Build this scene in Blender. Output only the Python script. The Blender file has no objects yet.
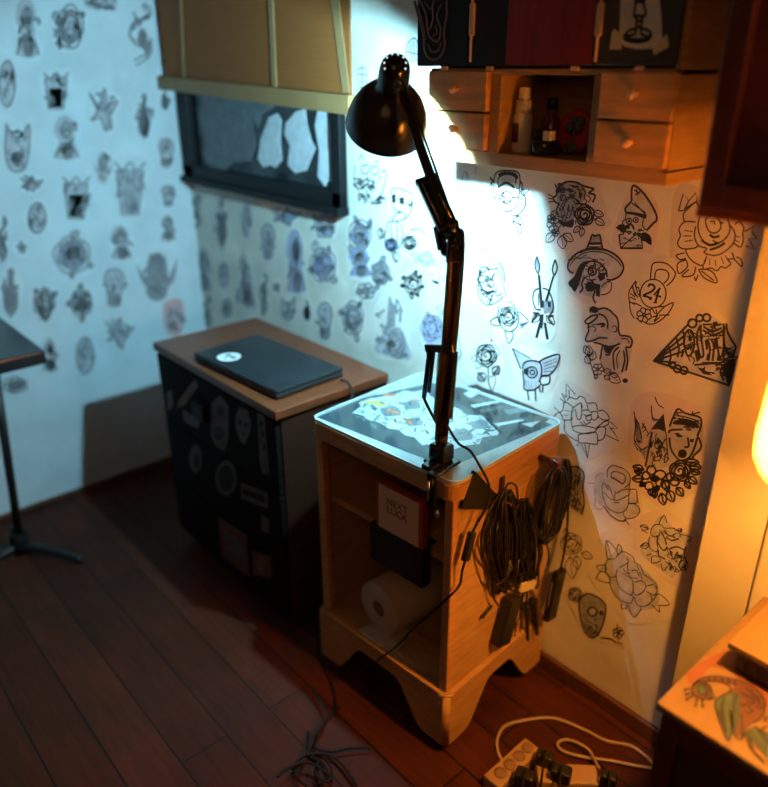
import bpy, bmesh, math, random
from mathutils import Vector, Matrix, geometry
random.seed(7)
S = bpy.context.scene
COL = S.collection
PI = math.pi

# ------------------------------------------------------------------ camera geometry
CX, CY = 384.0, 393.5
VL = Vector((-330.0, 68.0)); VR = Vector((1305.0, 60.0))
F = math.sqrt(-((VL.x-CX)*(VR.x-CX)+(VL.y-CY)*(VR.y-CY)))
def _d(v): return Vector((v.x-CX, -(v.y-CY), -F)).normalized()
AX = -_d(VL); AY = _d(VR); AZ = AX.cross(AY)
AY = AZ.normalized().cross(AX)
ROT = Matrix((AX, AY, AZ.normalized()))
CAM = Vector((0, 0, 1.6))
def ray(x, y): return ROT @ Vector((x-CX, -(y-CY), -F))
def PZ(x, y, z): r = ray(x, y); return CAM + r*((z-CAM.z)/r.z)
def PY(x, y, q): r = ray(x, y); return CAM + r*(q/r.y)
def PX(x, y, q): r = ray(x, y); return CAM + r*(q/r.x)
W = 1.437      # back wall plane (y)
XL = -2.80     # left wall plane (x)

# ------------------------------------------------------------------ materials
def mat(name, col, rough=0.6, metal=0.0, var=0.0, scale=8.0, bump=0.0, emit=None, es=0.0, stretch=None, spec=0.5, bscale=None):
    m = bpy.data.materials.new(name); m.use_nodes = True
    nt = m.node_tree; b = nt.nodes['Principled BSDF']
    b.inputs['Base Color'].default_value = (*col, 1)
    b.inputs['Roughness'].default_value = rough
    b.inputs['Metallic'].default_value = metal
    b.inputs['Specular IOR Level'].default_value = spec
    if emit:
        b.inputs['Emission Color'].default_value = (*emit, 1); b.inputs['Emission Strength'].default_value = es
    if var > 0 or bump > 0:
        tc = nt.nodes.new('ShaderNodeTexCoord'); mp = nt.nodes.new('ShaderNodeMapping')
        nt.links.new(tc.outputs['Object'], mp.inputs['Vector'])
        if stretch: mp.inputs['Scale'].default_value = stretch
        n = nt.nodes.new('ShaderNodeTexNoise'); n.inputs['Scale'].default_value = scale
        n.inputs['Detail'].default_value = 5
        nt.links.new(mp.outputs['Vector'], n.inputs['Vector'])
        if var > 0:
            r = nt.nodes.new('ShaderNodeValToRGB')
            r.color_ramp.elements[0].position = 0.3; r.color_ramp.elements[1].position = 0.7
            r.color_ramp.elements[0].color = (*[max(0, c*(1-var)) for c in col], 1)
            r.color_ramp.elements[1].color = (*[min(1, c*(1+var)) for c in col], 1)
            nt.links.new(n.outputs['Fac'], r.inputs['Fac']); nt.links.new(r.outputs['Color'], b.inputs['Base Color'])
        if bump > 0:
            bp = nt.nodes.new('ShaderNodeBump'); bp.inputs['Strength'].default_value = bump; bp.inputs['Distance'].default_value = 0.01
            src = n
            if bscale:
                src = nt.nodes.new('ShaderNodeTexNoise'); src.inputs['Scale'].default_value = bscale
                nt.links.new(tc.outputs['Object'], src.inputs['Vector'])
            nt.links.new(src.outputs['Fac'], bp.inputs['Height']); nt.links.new(bp.outputs['Normal'], b.inputs['Normal'])
    return m

def plank_mat():
    m = bpy.data.materials.new('floor_planks'); m.use_nodes = True
    nt = m.node_tree; b = nt.nodes['Principled BSDF']; b.inputs['Roughness'].default_value = 0.6; b.inputs['Specular IOR Level'].default_value = .22
    tc = nt.nodes.new('ShaderNodeTexCoord')
    br = nt.nodes.new('ShaderNodeTexBrick')
    br.offset = 0.37; br.inputs['Scale'].default_value = 1.0
    br.inputs['Brick Width'].default_value = 1.3; br.inputs['Row Height'].default_value = 0.13
    br.inputs['Mortar Size'].default_value = 0.003; br.inputs['Mortar Smooth'].default_value = 0.2
    br.inputs['Color1'].default_value = (.095, .021, .006, 1); br.inputs['Color2'].default_value = (.058, .012, .0035, 1)
    br.inputs['Mortar'].default_value = (.012, .006, .004, 1)
    nt.links.new(tc.outputs['Object'], br.inputs['Vector'])
    mp = nt.nodes.new('ShaderNodeMapping'); mp.inputs['Scale'].default_value = (2, 22, 1)
    nt.links.new(tc.outputs['Object'], mp.inputs['Vector'])
    n = nt.nodes.new('ShaderNodeTexNoise'); n.inputs['Scale'].default_value = 3; n.inputs['Detail'].default_value = 8
    nt.links.new(mp.outputs['Vector'], n.inputs['Vector'])
    n2 = nt.nodes.new('ShaderNodeTexNoise'); n2.inputs['Scale'].default_value = 4.5
    nt.links.new(tc.outputs['Object'], n2.inputs['Vector'])
    r = nt.nodes.new('ShaderNodeValToRGB'); r.color_ramp.elements[0].position = .3; r.color_ramp.elements[1].position = .72
    r.color_ramp.elements[0].color = (.45, .42, .4, 1); r.color_ramp.elements[1].color = (1.25, 1.2, 1.15, 1)
    ad = nt.nodes.new('ShaderNodeMath'); ad.operation = 'ADD'
    nt.links.new(n.outputs['Fac'], ad.inputs[0]); nt.links.new(n2.outputs['Fac'], ad.inputs[1])
    hf = nt.nodes.new('ShaderNodeMath'); hf.operation = 'MULTIPLY'; hf.inputs[1].default_value = .5
    nt.links.new(ad.outputs[0], hf.inputs[0]); nt.links.new(hf.outputs[0], r.inputs['Fac'])
    mx = nt.nodes.new('ShaderNodeMix'); mx.data_type = 'RGBA'; mx.blend_type = 'MULTIPLY'; mx.inputs['Factor'].default_value = 1
    nt.links.new(br.outputs['Color'], mx.inputs['A']); nt.links.new(r.outputs['Color'], mx.inputs['B'])
    nt.links.new(mx.outputs['Result'], b.inputs['Base Color'])
    bp = nt.nodes.new('ShaderNodeBump'); bp.inputs['Strength'].default_value = .25; bp.inputs['Distance'].default_value = .003
    nt.links.new(br.outputs['Fac'], bp.inputs['Height']); bp.invert = True
    nt.links.new(bp.outputs['Normal'], b.inputs['Normal'])
    return m

def thin_glass(name, tint, refl=1.0):
    m = bpy.data.materials.new(name); m.use_nodes = True
    nt = m.node_tree; nt.nodes.clear()
    o = nt.nodes.new('ShaderNodeOutputMaterial'); mx = nt.nodes.new('ShaderNodeMixShader')
    t = nt.nodes.new('ShaderNodeBsdfTransparent'); g = nt.nodes.new('ShaderNodeBsdfGlossy'); f = nt.nodes.new('ShaderNodeLayerWeight')
    t.inputs['Color'].default_value = (*tint, 1); g.inputs['Roughness'].default_value = .03
    f.inputs['Blend'].default_value = .5
    pw = nt.nodes.new('ShaderNodeMath'); pw.operation = 'POWER'; pw.inputs[1].default_value = 4.0
    sc = nt.nodes.new('ShaderNodeMath'); sc.operation = 'MULTIPLY_ADD'; sc.inputs[1].default_value = .7; sc.inputs[2].default_value = .025
    nt.links.new(f.outputs['Facing'], pw.inputs[0]); nt.links.new(pw.outputs[0], sc.inputs[0])
    nt.links.new(sc.outputs[0], mx.inputs[0]); nt.links.new(t.outputs[0], mx.inputs[1]); nt.links.new(g.outputs[0], mx.inputs[2])
    nt.links.new(mx.outputs[0], o.inputs['Surface'])
    return m

def shade_mat():
    m = bpy.data.materials.new('lamp_shade_glass'); m.use_nodes = True
    nt = m.node_tree; nt.nodes.clear()
    o = nt.nodes.new('ShaderNodeOutputMaterial'); mx = nt.nodes.new('ShaderNodeMixShader'); mx.inputs[0].default_value = .93
    d = nt.nodes.new('ShaderNodeBsdfDiffuse'); t = nt.nodes.new('ShaderNodeBsdfTranslucent')
    d.inputs['Color'].default_value = (.95, .85, .55, 1); t.inputs['Color'].default_value = (1, .90, .6, 1)
    nt.links.new(d.outputs[0], mx.inputs[1]); nt.links.new(t.outputs[0], mx.inputs[2])
    tr = nt.nodes.new('ShaderNodeBsdfTransparent'); tr.inputs['Color'].default_value = (1, .92, .7, 1)
    m2 = nt.nodes.new('ShaderNodeMixShader'); m2.inputs[0].default_value = .32
    nt.links.new(mx.outputs[0], m2.inputs[1]); nt.links.new(tr.outputs[0], m2.inputs[2]); nt.links.new(m2.outputs[0], o.inputs['Surface'])
    return m

def wood(name, col, **k):
    k.setdefault('var', .18); k.setdefault('scale', 5); k.setdefault('stretch', (2, 2, 14)); k.setdefault('rough', .5)
    return mat(name, col, **k)

M = {}
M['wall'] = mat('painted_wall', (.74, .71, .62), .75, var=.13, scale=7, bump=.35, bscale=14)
M['wall_cold_lit'] = mat('cold_lit_wall', (.66, .74, .78), .75, var=.10, scale=6, bump=.3, bscale=12)  # cold lamp's bluish cast put into the left wall's colour
M['pillar'] = mat('cream_plaster', (.62, .56, .38), .6, var=.08, scale=4, bump=.25, bscale=9)
M['floor'] = plank_mat()
M['baseboard'] = wood('baseboard_wood', (.11, .04, .022), stretch=(2, 14, 14))
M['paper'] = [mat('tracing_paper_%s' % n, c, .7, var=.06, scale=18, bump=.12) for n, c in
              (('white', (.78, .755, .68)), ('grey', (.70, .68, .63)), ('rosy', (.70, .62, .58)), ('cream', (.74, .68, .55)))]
M['ink'] = mat('black_ink', (.016, .014, .018), .6)
M['ink_soft'] = mat('faded_ink', (.27, .27, .29), .7)
M['ink_red'] = mat('dark_red_ink', (.10, .022, .02), .7)
M['wash'] = mat('grey_wash', (.30, .30, .32), .75, var=.35, scale=60)
M['wash_light'] = mat('pale_wash', (.50, .50, .53), .75, var=.2, scale=40)
M['wash_blue'] = mat('blue_wash', (.30, .36, .62), .75, var=.12, scale=30)
M['wash_pink'] = mat('pink_wash', (.72, .42, .42), .75, var=.12, scale=30)
M['wash_violet'] = mat('violet_wash', (.42, .42, .58), .75, var=.12, scale=30)
M['pine'] = wood('honey_pine', (.50, .275, .10))
M['pine_light'] = wood('pale_pine', (.78, .40, .13))
M['edge'] = wood('worn_wood_edge', (.54, .265, .09))
M['knob'] = mat('turned_knob', (.92, .55, .34), .4)
M['walnut'] = wood('dark_mahogany', (.085, .018, .01), rough=.35)
M['mahogany_lip'] = wood('mahogany_lip', (.16, .035, .015), rough=.3)
M['door_black'] = mat('black_lacquer', (.010, .009, .010), .5, spec=.25)
M['door_red'] = mat('deep_red_panel', (.20, .012, .010), .55, var=.2, scale=3, stretch=(20, 1, 1))
M['door_grey'] = mat('charcoal_panel', (.045, .04, .035), .5)
M['brown_line'] = mat('brown_paint', (.11, .06, .038), .6)
M['brass'] = mat('hinge_metal', (.85, .55, .33), .4, metal=.15)
M['steel'] = mat('bright_steel', (.75, .72, .7), .25, metal=1)
M['black_paint'] = mat('black_gloss_paint', (.012, .012, .013), .22)
M['black_matte'] = mat('black_plastic', (.014, .013, .013), .45)
M['rubber'] = mat('black_rubber', (.010, .008, .007), .7, spec=.25)
M['rubber_brown'] = mat('brown_black_cable', (.008, .005, .004), .35)
M['tape'] = mat('masking_tape', (.7, .55, .3), .7)
M['plastic_tan'] = mat('tan_plastic', (.48, .30, .14), .5)
M['white_cable'] = mat('off_white_cable', (.45, .33, .22), .5)
M['laptop'] = mat('laptop_black', (.012, .014, .017), .3, var=.5, scale=9)
M['sticker_white'] = mat('white_sticker', (.8, .82, .82), .5)
M['cab_dark'] = mat('charcoal_cabinet', (.008, .006, .0055), .7, spec=.1, var=.3, scale=4)
M['cab_side'] = wood('dark_brown_board', (.045, .013, .006), rough=.6, spec=.2)
M['cab_top'] = wood('brown_board', (.15, .036, .012), rough=.35, stretch=(2, 14, 2))
M['blind'] = mat('blind_fabric', (.28, .084, .012), .8, var=.10, scale=6, stretch=(1, 1, 30))
M['blind_bar'] = mat('blind_batten', (.30, .165, .06), .6, var=.1)
M['blind_tape'] = mat('blind_tape', (.30, .17, .065), .7)
M['win_frame'] = mat('window_dark_paint', (.006, .007, .008), .5, spec=.2)
M['win_glass'] = mat('night_glass', (.012, .018, .022), .08)
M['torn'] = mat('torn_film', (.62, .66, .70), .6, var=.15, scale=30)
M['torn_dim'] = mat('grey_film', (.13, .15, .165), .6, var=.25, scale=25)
M['mat_board'] = mat('blue_grey_board', (.030, .043, .052), .55, var=.25, scale=7)
M['art_white'] = mat('art_white', (.50, .52, .52), .6)
M['art_orange'] = mat('art_orange', (.62, .20, .09), .6)
M['art_grey'] = mat('art_grey', (.16, .17, .18), .6)
M['art_yellow'] = mat('art_yellow', (.70, .48, .08), .6)
M['glass'] = thin_glass('clear_glass', (.93, .97, .97))
M['glass_edge'] = mat('light_catching_glass_edge', (.62, .72, .72), .25)  # pale cyan-white imitates light caught along the glass rim
M['paper_roll'] = mat('tissue_paper', (.62, .47, .33), .85, bump=.2, scale=120)
M['card'] = mat('brown_card', (.30, .18, .1), .8)
M['box_red'] = mat('red_box_print', (.42, .05, .025), .5)
M['box_cream'] = mat('cream_label', (.80, .52, .30), .6)
M['plastic_bag'] = mat('crumpled_sheet', (.62, .50, .38), .55, var=.2, scale=20, bump=.4)
M['bottle_white'] = mat('white_bottle', (.8, .72, .62), .35)
M['label_dark'] = mat('dark_label', (.12, .06, .05), .5)
M['jar_dark'] = mat('dark_jar_glass', (.03, .028, .026), .1)
M['red_round'] = mat('red_fabric', (.5, .03, .015), .7)
M['dusty'] = mat('dusty_grey_petals', (.10, .12, .13), .8)
M['amber'] = mat('amber_glass', (.10, .03, .02), .12)
M['desk_dark'] = mat('dark_carved_wood', (.045, .026, .018), .5, var=.4, scale=14, bump=.5)
M['board'] = wood('orange_board', (.20, .115, .04), rough=.55, var=.1, stretch=(10, 2, 2))
M['pea_rust'] = mat('rust_paint', (.10, .032, .02), .6, var=.2, scale=25)
M['pea_green'] = mat('green_paint', (.05, .085, .055), .6, var=.25, scale=25)
M['pea_teal'] = mat('teal_paint', (.028, .055, .048), .6, var=.25, scale=25)
M['pea_glow'] = mat('faded_red_paint', (.20, .062, .028), .6, var=.15, scale=4)
M['bulb_white'] = mat('cold_bulb', (1, 1, 1), .5, emit=(.34, .79, 1.0), es=13000)
M['bulb_warm'] = mat('warm_bulb', (1, 1, 1), .5, emit=(1.0, .385, .06), es=1500)
M['shade_in'] = mat('shade_dark_enamel', (.06, .06, .065), .7, spec=.1)
M['shade_glass'] = shade_mat()
M['st_grey'] = mat('grey_sticker', (.10, .085, .08), .6, var=.3, scale=40)
M['st_orange'] = mat('orange_sticker', (.20, .07, .025), .6, var=.2, scale=20)
M['st_red'] = mat('faded_red_sticker', (.13, .045, .028), .6, var=.3, scale=30)
M['hole'] = mat('vent_hole_glow', (.9, .95, 1), .5, emit=(.8, .95, 1), es=1.3)

# ------------------------------------------------------------------ mesh helpers
def nb(): return bmesh.new()
def setm(faces, mi, smooth=False):
    for f in faces: f.material_index = mi; f.smooth = smooth
def box(bm, x0, x1, y0, y1, z0, z1, mi=0, T=None, bev=0.0, seg=2):
    t = bmesh.new()
    r = bmesh.ops.create_cube(t, size=1)
    bmesh.ops.transform(t, matrix=Matrix.Translation(((x0+x1)/2, (y0+y1)/2, (z0+z1)/2)) @ Matrix.Diagonal((abs(x1-x0), abs(y1-y0), abs(z1-z0), 1)), verts=t.verts)
    if bev > 0: bmesh.ops.bevel(t, geom=list(t.edges), offset=bev, segments=seg, affect='EDGES', profile=.5)
    for f in t.faces: f.material_index = mi
    if T is not None: bmesh.ops.transform(t, matrix=T, verts=t.verts)
    join(bm, t)
def join(bm, t):
    vm = {}
    for v in t.verts: vm[v] = bm.verts.new(v.co)
    for f in t.faces:
        try:
            nf = bm.faces.new([vm[v] for v in f.verts]); nf.material_index = f.material_index; nf.smooth = f.smooth
        except ValueError: pass
    t.free()
def smooth_pts(pts, n=5, closed=False):
    P = [Vector(p) for p in pts]
    if len(P) < 3 or n < 2: return P
    out = []; L = len(P); rng = range(L) if closed else range(L-1)
    for i in rng:
        if closed: a, b, c, d = P[(i-1) % L], P[i], P[(i+1) % L], P[(i+2) % L]
        else: a, b, c, d = P[max(i-1, 0)], P[i], P[i+1], P[min(i+2, L-1)]
        for k in range(n):
            t = k/n
            out.append(.5*((2*b)+(c-a)*t+(2*a-5*b+4*c-d)*t*t+(3*b-a-3*c+d)*t**3))
    if not closed: out.append(P[-1])
    return out
def tube(bm, pts, r, n=8, mi=0, sm=5, closed=False, flat=None):
    P = smooth_pts(pts, sm, closed)
    rings = []; up = Vector((0, 0, 1)); L = len(P); prev = None
    for i, p in enumerate(P):
        a = P[(i-1) % L] if (closed or i > 0) else p
        b = P[(i+1) % L] if (closed or i < L-1) else p
        d = (b-a)
        d = d.normalized() if d.length > 1e-9 else Vector((0, 0, 1))
        if prev is None:
            s = d.cross(up) if abs(d.z) < .95 else d.cross(Vector((1, 0, 0)))
        else:
            s = prev - d*prev.dot(d)
            if s.length < 1e-6: s = d.cross(up)
        s.normalize(); prev = s; u = s.cross(d)
        rr = r(i/(L-1)) if callable(r) else r
        rings.append([bm.verts.new(p+(s*math.cos(2*PI*k/n)+u*math.sin(2*PI*k/n))*rr) for k in range(n)])
    fs = []
    for i in range(L if closed else L-1):
        A, B = rings[i], rings[(i+1) % L]
        for k in range(n): fs.append(bm.faces.new((A[k], A[(k+1) % n], B[(k+1) % n], B[k])))
    setm(fs, mi, True)
    if not closed:
        f1 = bm.faces.new(rings[0][::-1]); f2 = bm.faces.new(rings[-1]); setm((f1, f2), mi)
def bar(bm, a, b, w, h, mi=0, side=None, bev=0.0):
    a = Vector(a); b = Vector(b); d = b-a; L = d.length; d.normalize()
    s = (side or Vector((0, 0, 1)).cross(d)); s = Vector(s); s = s-d*s.dot(d)
    if s.length < 1e-5: s = Vector((1, 0, 0))
    s.normalize(); u = d.cross(s)
    T = Matrix(((s.x, u.x, d.x, a.x), (s.y, u.y, d.y, a.y), (s.z, u.z, d.z, a.z), (0, 0, 0, 1)))
    box(bm, -w/2, w/2, -h/2, h/2, 0, L, mi, T, bev)
def frame_to(axis, org, xh=None):
    z = Vector(axis).normalized(); x = Vector(xh) if xh else (Vector((1, 0, 0)) if abs(z.x) < .9 else Vector((0, 1, 0)))
    x = (x-z*x.dot(z)).normalized(); y = z.cross(x); o = Vector(org)
    return Matrix(((x.x, y.x, z.x, o.x), (x.y, y.y, z.y, o.y), (x.z, y.z, z.z, o.z), (0, 0, 0, 1)))
def lathe(bm, prof, T=None, n=32, mi=0, smooth=True, a0=0, a1=2*PI):
    T = T or Matrix(); rings = []
    for (r, z) in prof:
        if r < 1e-6: rings.append([bm.verts.new(T @ Vector((0, 0, z)))])
        else: rings.append([bm.verts.new(T @ Vector((r*math.cos(2*PI*k/n), r*math.sin(2*PI*k/n), z))) for k in range(n)])
    fs = []
    for i in range(len(rings)-1):
        A, B = rings[i], rings[i+1]
        for k in range(n):
            k2 = (k+1) % n
            if len(A) == 1 and len(B) == 1: continue
            if len(A) == 1: fs.append(bm.faces.new((A[0], B[k2], B[k])))
            elif len(B) == 1: fs.append(bm.faces.new((A[k], A[k2], B[0])))
            else: fs.append(bm.faces.new((A[k], A[k2], B[k2], B[k])))
    setm(fs, mi, smooth)
def prism(bm, poly, d, mi=0, T=None, bev=0.0):
    """poly: 2D points in the local xy plane, extruded along +z by d."""
    t = bmesh.new(); n = len(poly)
    a = [t.verts.new((p[0], p[1], 0)) for p in poly]; b = [t.verts.new((p[0], p[1], d)) for p in poly]
    for i in range(n): t.faces.new((a[i], a[(i+1) % n], b[(i+1) % n], b[i]))
    for tri in geometry.tessellate_polygon([[Vector((p[0], p[1], 0)) for p in poly]]):
        try: t.faces.new([a[k] for k in tri]); t.faces.new([b[k] for k in tri])
        except ValueError: pass
    bmesh.ops.recalc_face_normals(t, faces=t.faces)
    for f in t.faces: f.material_index = mi
    if T is not None: bmesh.ops.transform(t, matrix=T, verts=t.verts)
    join(bm, t)
def ball(bm, c, r, mi=0, sc=(1, 1, 1), sub=2, T=None):
    t = bmesh.new(); bmesh.ops.create_icosphere(t, subdivisions=sub, radius=r)
    bmesh.ops.transform(t, matrix=Matrix.Translation(c) @ (T or Matrix()) @ Matrix.Diagonal((*sc, 1)), verts=t.verts)
    for f in t.faces: f.material_index = mi; f.smooth = True
    join(bm, t)

# ------------------------------------------------------------------ object helpers
WM = {}
def thing(name, label, cat, loc=(0, 0, 0), rz=0.0, group=None):
    o = bpy.data.objects.new(name, None); COL.objects.link(o); o.empty_display_size = .05
    o.location = loc; o.rotation_euler = (0, 0, rz)
    WM[o] = Matrix.Translation(loc) @ Matrix.Rotation(rz, 4, 'Z')
    o['label'] = label; o['category'] = cat
    if group: o['group'] = group
    return o
def obj(name, bm, mats, parent=None, label=None, base=None):
    if not isinstance(mats, (list, tuple)): mats = [mats]
    if parent is None or parent not in WM: P = Matrix()
    else: P = WM[parent]
    lo = Vector((1e9,)*3); hi = -lo
    for v in bm.verts:
        for k in range(3): lo[k] = min(lo[k], v.co[k]); hi[k] = max(hi[k], v.co[k])
    c = Vector(base) if base else (lo+hi)/2
    rot = P.to_3x3().to_4x4()
    Wm = Matrix.Translation(c) @ rot
    bmesh.ops.transform(bm, matrix=Wm.inverted(), verts=bm.verts)
    bmesh.ops.recalc_face_normals(bm, faces=bm.faces)
    me = bpy.data.meshes.new(name); bm.to_mesh(me); bm.free()
    for m in mats: me.materials.append(m)
    o = bpy.data.objects.new(name, me); COL.objects.link(o)
    WM[o] = Wm
    if parent is not None:
        o.parent = parent; L = P.inverted() @ Wm
    else: L = Wm
    o.location = L.to_translation(); o.rotation_euler = L.to_euler()
    if label: o['label'] = label
    return o
def tag(o, label, cat, group=None):
    o['label'] = label; o['category'] = cat
    if group: o['group'] = group
    return o
def struct(name, bm, m, parent=None):
    o = obj(name, bm, m, parent)
    if parent is None: o['kind'] = 'structure'
    return o

# ------------------------------------------------------------------ room shell
bm = nb(); box(bm, XL-.1, 1.2, -1.6, W+.1, -.1, 0); struct('floor', bm, M['floor'])
bm = nb(); box(bm, XL-.1, 1.2, W, W+.1, 0, 2.6); struct('wall_back', bm, M['wall'])
bm = nb(); box(bm, XL-.1, XL, -1.6, W, 0, 2.6); struct('wall_left', bm, M['wall_cold_lit'])
bm = nb()
PD = .06; XP = PY(712, 480, W-PD).x
prism(bm, [(XP, 0), (XP, 2.6), (.2, 2.6), (.2, 0)], PD, 0, Matrix(((1, 0, 0, 0), (0, 0, 1, W-PD), (0, 1, 0, 0), (0, 0, 0, 1))))
bmesh.ops.remove_doubles(bm, verts=bm.verts, dist=1e-5)
bmesh.ops.bevel(bm, geom=[e for e in bm.edges if all(abs(v.co.x-XP) < 1e-4 and abs(v.co.y-(W-PD)) < 1e-4 for v in e.verts)], offset=.004, segments=3, affect='EDGES')
struct('trim_1', bm, M['pillar'])
bm = nb(); box(bm, PY(757, 565, W-.075).x, .2, W-.075, W-.06, 0, 2.6, bev=.006); struct('trim_2', bm, M['pillar'])
bm = nb(); box(bm, XL, XP, W-.016, W, 0, .05, bev=.004); struct('baseboard_back', bm, M['baseboard'])
bm = nb(); box(bm, XL, XL+.012, -1.6, W-.02, 0, .02, bev=.003); struct('baseboard_left', bm, M['baseboard'])

# ------------------------------------------------------------------ window and blind
wx0, wx1, wz0, wz1 = -2.795, -1.795, 1.192, 2.2
win = bpy.data.objects.new('window_1', None); COL.objects.link(win); win.location = (-2.3, W, wz0); WM[win] = Matrix.Translation((-2.3, W, wz0))
win['kind'] = 'structure'
bm = nb()
box(bm, wx0, wx1, W-.03, W, wz0, wz0+.055, bev=.004); box(bm, wx0, wx1, W-.03, W, wz1-.05, wz1, bev=.004)
box(bm, wx0, wx0+.085, W-.03, W, wz0, wz1, bev=.004); box(bm, wx1-.045, wx1, W-.03, W, wz0, wz1, bev=.004)
box(bm, wx0-.004, wx1+.004, W-.045, W, wz0-.012, wz0+.012, bev=.003)
obj('window_frame', bm, M['win_frame'], win)
bm = nb(); box(bm, wx0+.08, wx1-.04, W-.008, W-.002, wz0+.05, wz1-.04); obj('window_pane', bm, M['win_glass'], win)
def film(pts, label, mm):
    y = W-.0105; P = [PY(150+p[0]/3.577, p[1]/3.577, y) for p in pts]
    bm = nb(); prism(bm, [(p.x, p.z) for p in P], .0015, 0, Matrix(((1, 0, 0, 0), (0, 0, 1, y), (0, 1, 0, 0), (0, 0, 0, 1))))
    tag(obj('torn_film_piece', bm, mm), label, 'torn film', 'torn film pieces stuck on the dark window')
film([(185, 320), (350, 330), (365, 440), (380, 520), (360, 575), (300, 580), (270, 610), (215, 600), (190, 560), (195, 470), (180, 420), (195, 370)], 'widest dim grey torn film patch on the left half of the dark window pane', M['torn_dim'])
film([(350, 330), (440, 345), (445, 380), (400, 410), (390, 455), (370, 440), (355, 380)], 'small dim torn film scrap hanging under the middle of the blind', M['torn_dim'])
film([(425, 420), (455, 405), (470, 430), (465, 500), (472, 570), (450, 600), (430, 590), (405, 600), (385, 570), (395, 500)], 'narrow pale torn film piece at the middle of the dark window', M['torn'])
film([(485, 440), (520, 400), (555, 390), (560, 440), (575, 500), (592, 530), (575, 570), (560, 610), (520, 620), (492, 590), (500, 520), (480, 480)], 'broad pale blue torn film piece second from the window right edge', M['torn'])
film([(600, 385), (665, 395), (668, 470), (680, 560), (675, 640), (655, 665), (640, 640), (625, 668), (600, 630), (605, 540), (590, 450)], 'tallest bright torn film strip beside the right window frame', M['torn'])

by = W-.075
bl = thing('window_blind', 'golden brown window blind with pale bottom batten over dark window', 'blind', (-2.27, by, 1.5))
x0 = -2.76; x1 = -1.70
bm = nb(); N = 24
prism(bm, [(x0, 1.545), (x1+.02, 1.515), (x1+.02, 2.3), (x0, 2.3)], .006, 0, Matrix(((1, 0, 0, 0), (0, 0, 1, by), (0, 1, 0, 0), (0, 0, 0, 1))))
obj('blind_panel', bm, M['blind'], bl)
bm = nb()
prism(bm, [(x0-.035, 1.520), (x1+.03, 1.475), (x1+.03, 1.525), (x0-.035, 1.565)], .026, 0, Matrix(((1, 0, 0, 0), (0, 0, 1, by-.018), (0, 1, 0, 0), (0, 0, 0, 1))))
obj('bottom_batten', bm, M['blind_bar'], bl)
for xa, xb, w in ((PY(274, 60, by).x, PY(272, 5, by).x, .024), (PY(347, 70, by).x-.0, PY(337, 0, by).x, .03), (PY(182, 60, by).x, PY(180, 2, by).x, .02)):
    bm = nb(); z0, z1 = 1.545, 1.78
    k = (xb-xa)/.2
    prism(bm, [(xa-w/2, 1.53), (xa+w/2, 1.53), (xa+w/2+k*.7, 2.25), (xa-w/2+k*.7, 2.25)], .004, 0, Matrix(((1, 0, 0, 0), (0, 0, 1, by-.006), (0, 1, 0, 0), (0, 0, 0, 1))))
    obj('ladder_tape', bm, M['blind_tape'], bl)

# ------------------------------------------------------------------ left stand
st = thing('tray_stand', 'black stand with flat padded tray at left photo edge', 'stand', (-2.5, .44, 0))
tc = PZ(45, 350, .80)
bm = nb(); box(bm, tc.x-.55, tc.x, tc.y-.42, tc.y, .755, .80, bev=.008, seg=3); obj('tray_top', bm, M['laptop'], st)
foot = PZ(22, 553, 0)
top = Vector((tc.x-.22, tc.y-.20, .756))
top = PY(0, 392, foot.y+.02); top.z = .758
bm = nb(); tube(bm, [foot+Vector((0, 0, .02)), top], .014, 12, sm=1); obj('pole', bm, M['black_matte'], st)
bm = nb(); lathe(bm, [(0, .0), (.03, 0), (.03, .07), (.02, .1), (0, .1)], Matrix.Translation(foot+Vector((0, 0, .012))), 16); obj('pole_socket', bm, M['black_matte'], st)
for q in ((82, 560), (-12, 566), (-60, 570)):
    e = PZ(q[0], q[1], .012); bm = nb()
    tube(bm, [foot+Vector((0, 0, .035)), foot.lerp(e, .6)+Vector((0, 0, .022)), e], lambda t: .017-.006*t, 10)
    obj('foot_leg', bm, M['black_matte'], st)

# ------------------------------------------------------------------ dark sticker cabinet
kx0, kx1, ky0, ky1, kz = -2.225, -1.505, .943, 1.342, .77
kc = thing('drawer_cabinet', 'dark sticker-covered drawer cabinet with brown wooden top', 'cabinet', ((kx0+kx1)/2, (ky0+ky1)/2, 0))
bm = nb(); box(bm, kx0+.012, kx1-.006, ky0+.02, ky1, .05, kz-.028, bev=.003); obj('carcass', bm, M['cab_side'], kc)
bm = nb(); box(bm, kx0, kx1, ky0, ky1, kz-.028, kz, bev=.004); obj('cabinet_top', bm, M['cab_top'], kc)
bm = nb(); box(bm, kx0+.03, kx1-.03, ky0+.05, ky1-.02, 0, .055); obj('plinth', bm, M['door_black'], kc)
fy = ky0+.002
dz = [(.06, .27), (.275, .50), (.505, .735)]
drs = []
for a, b in dz:
    bm = nb(); box(bm, kx0+.016, kx1-.01, fy, ky0+.02, a, b, bev=.004); d = obj('drawer', bm, M['cab_dark'], kc); drs.append((d, a, b))
    if b > .6:
        c = PY(204, 411, fy)
        bm = nb(); box(bm, c.x-.05, c.x+.03, fy-.02, fy, c.z-.03, c.z+.025, bev=.008); obj('drawer_handle', bm, M['door_black'], d)
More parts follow.
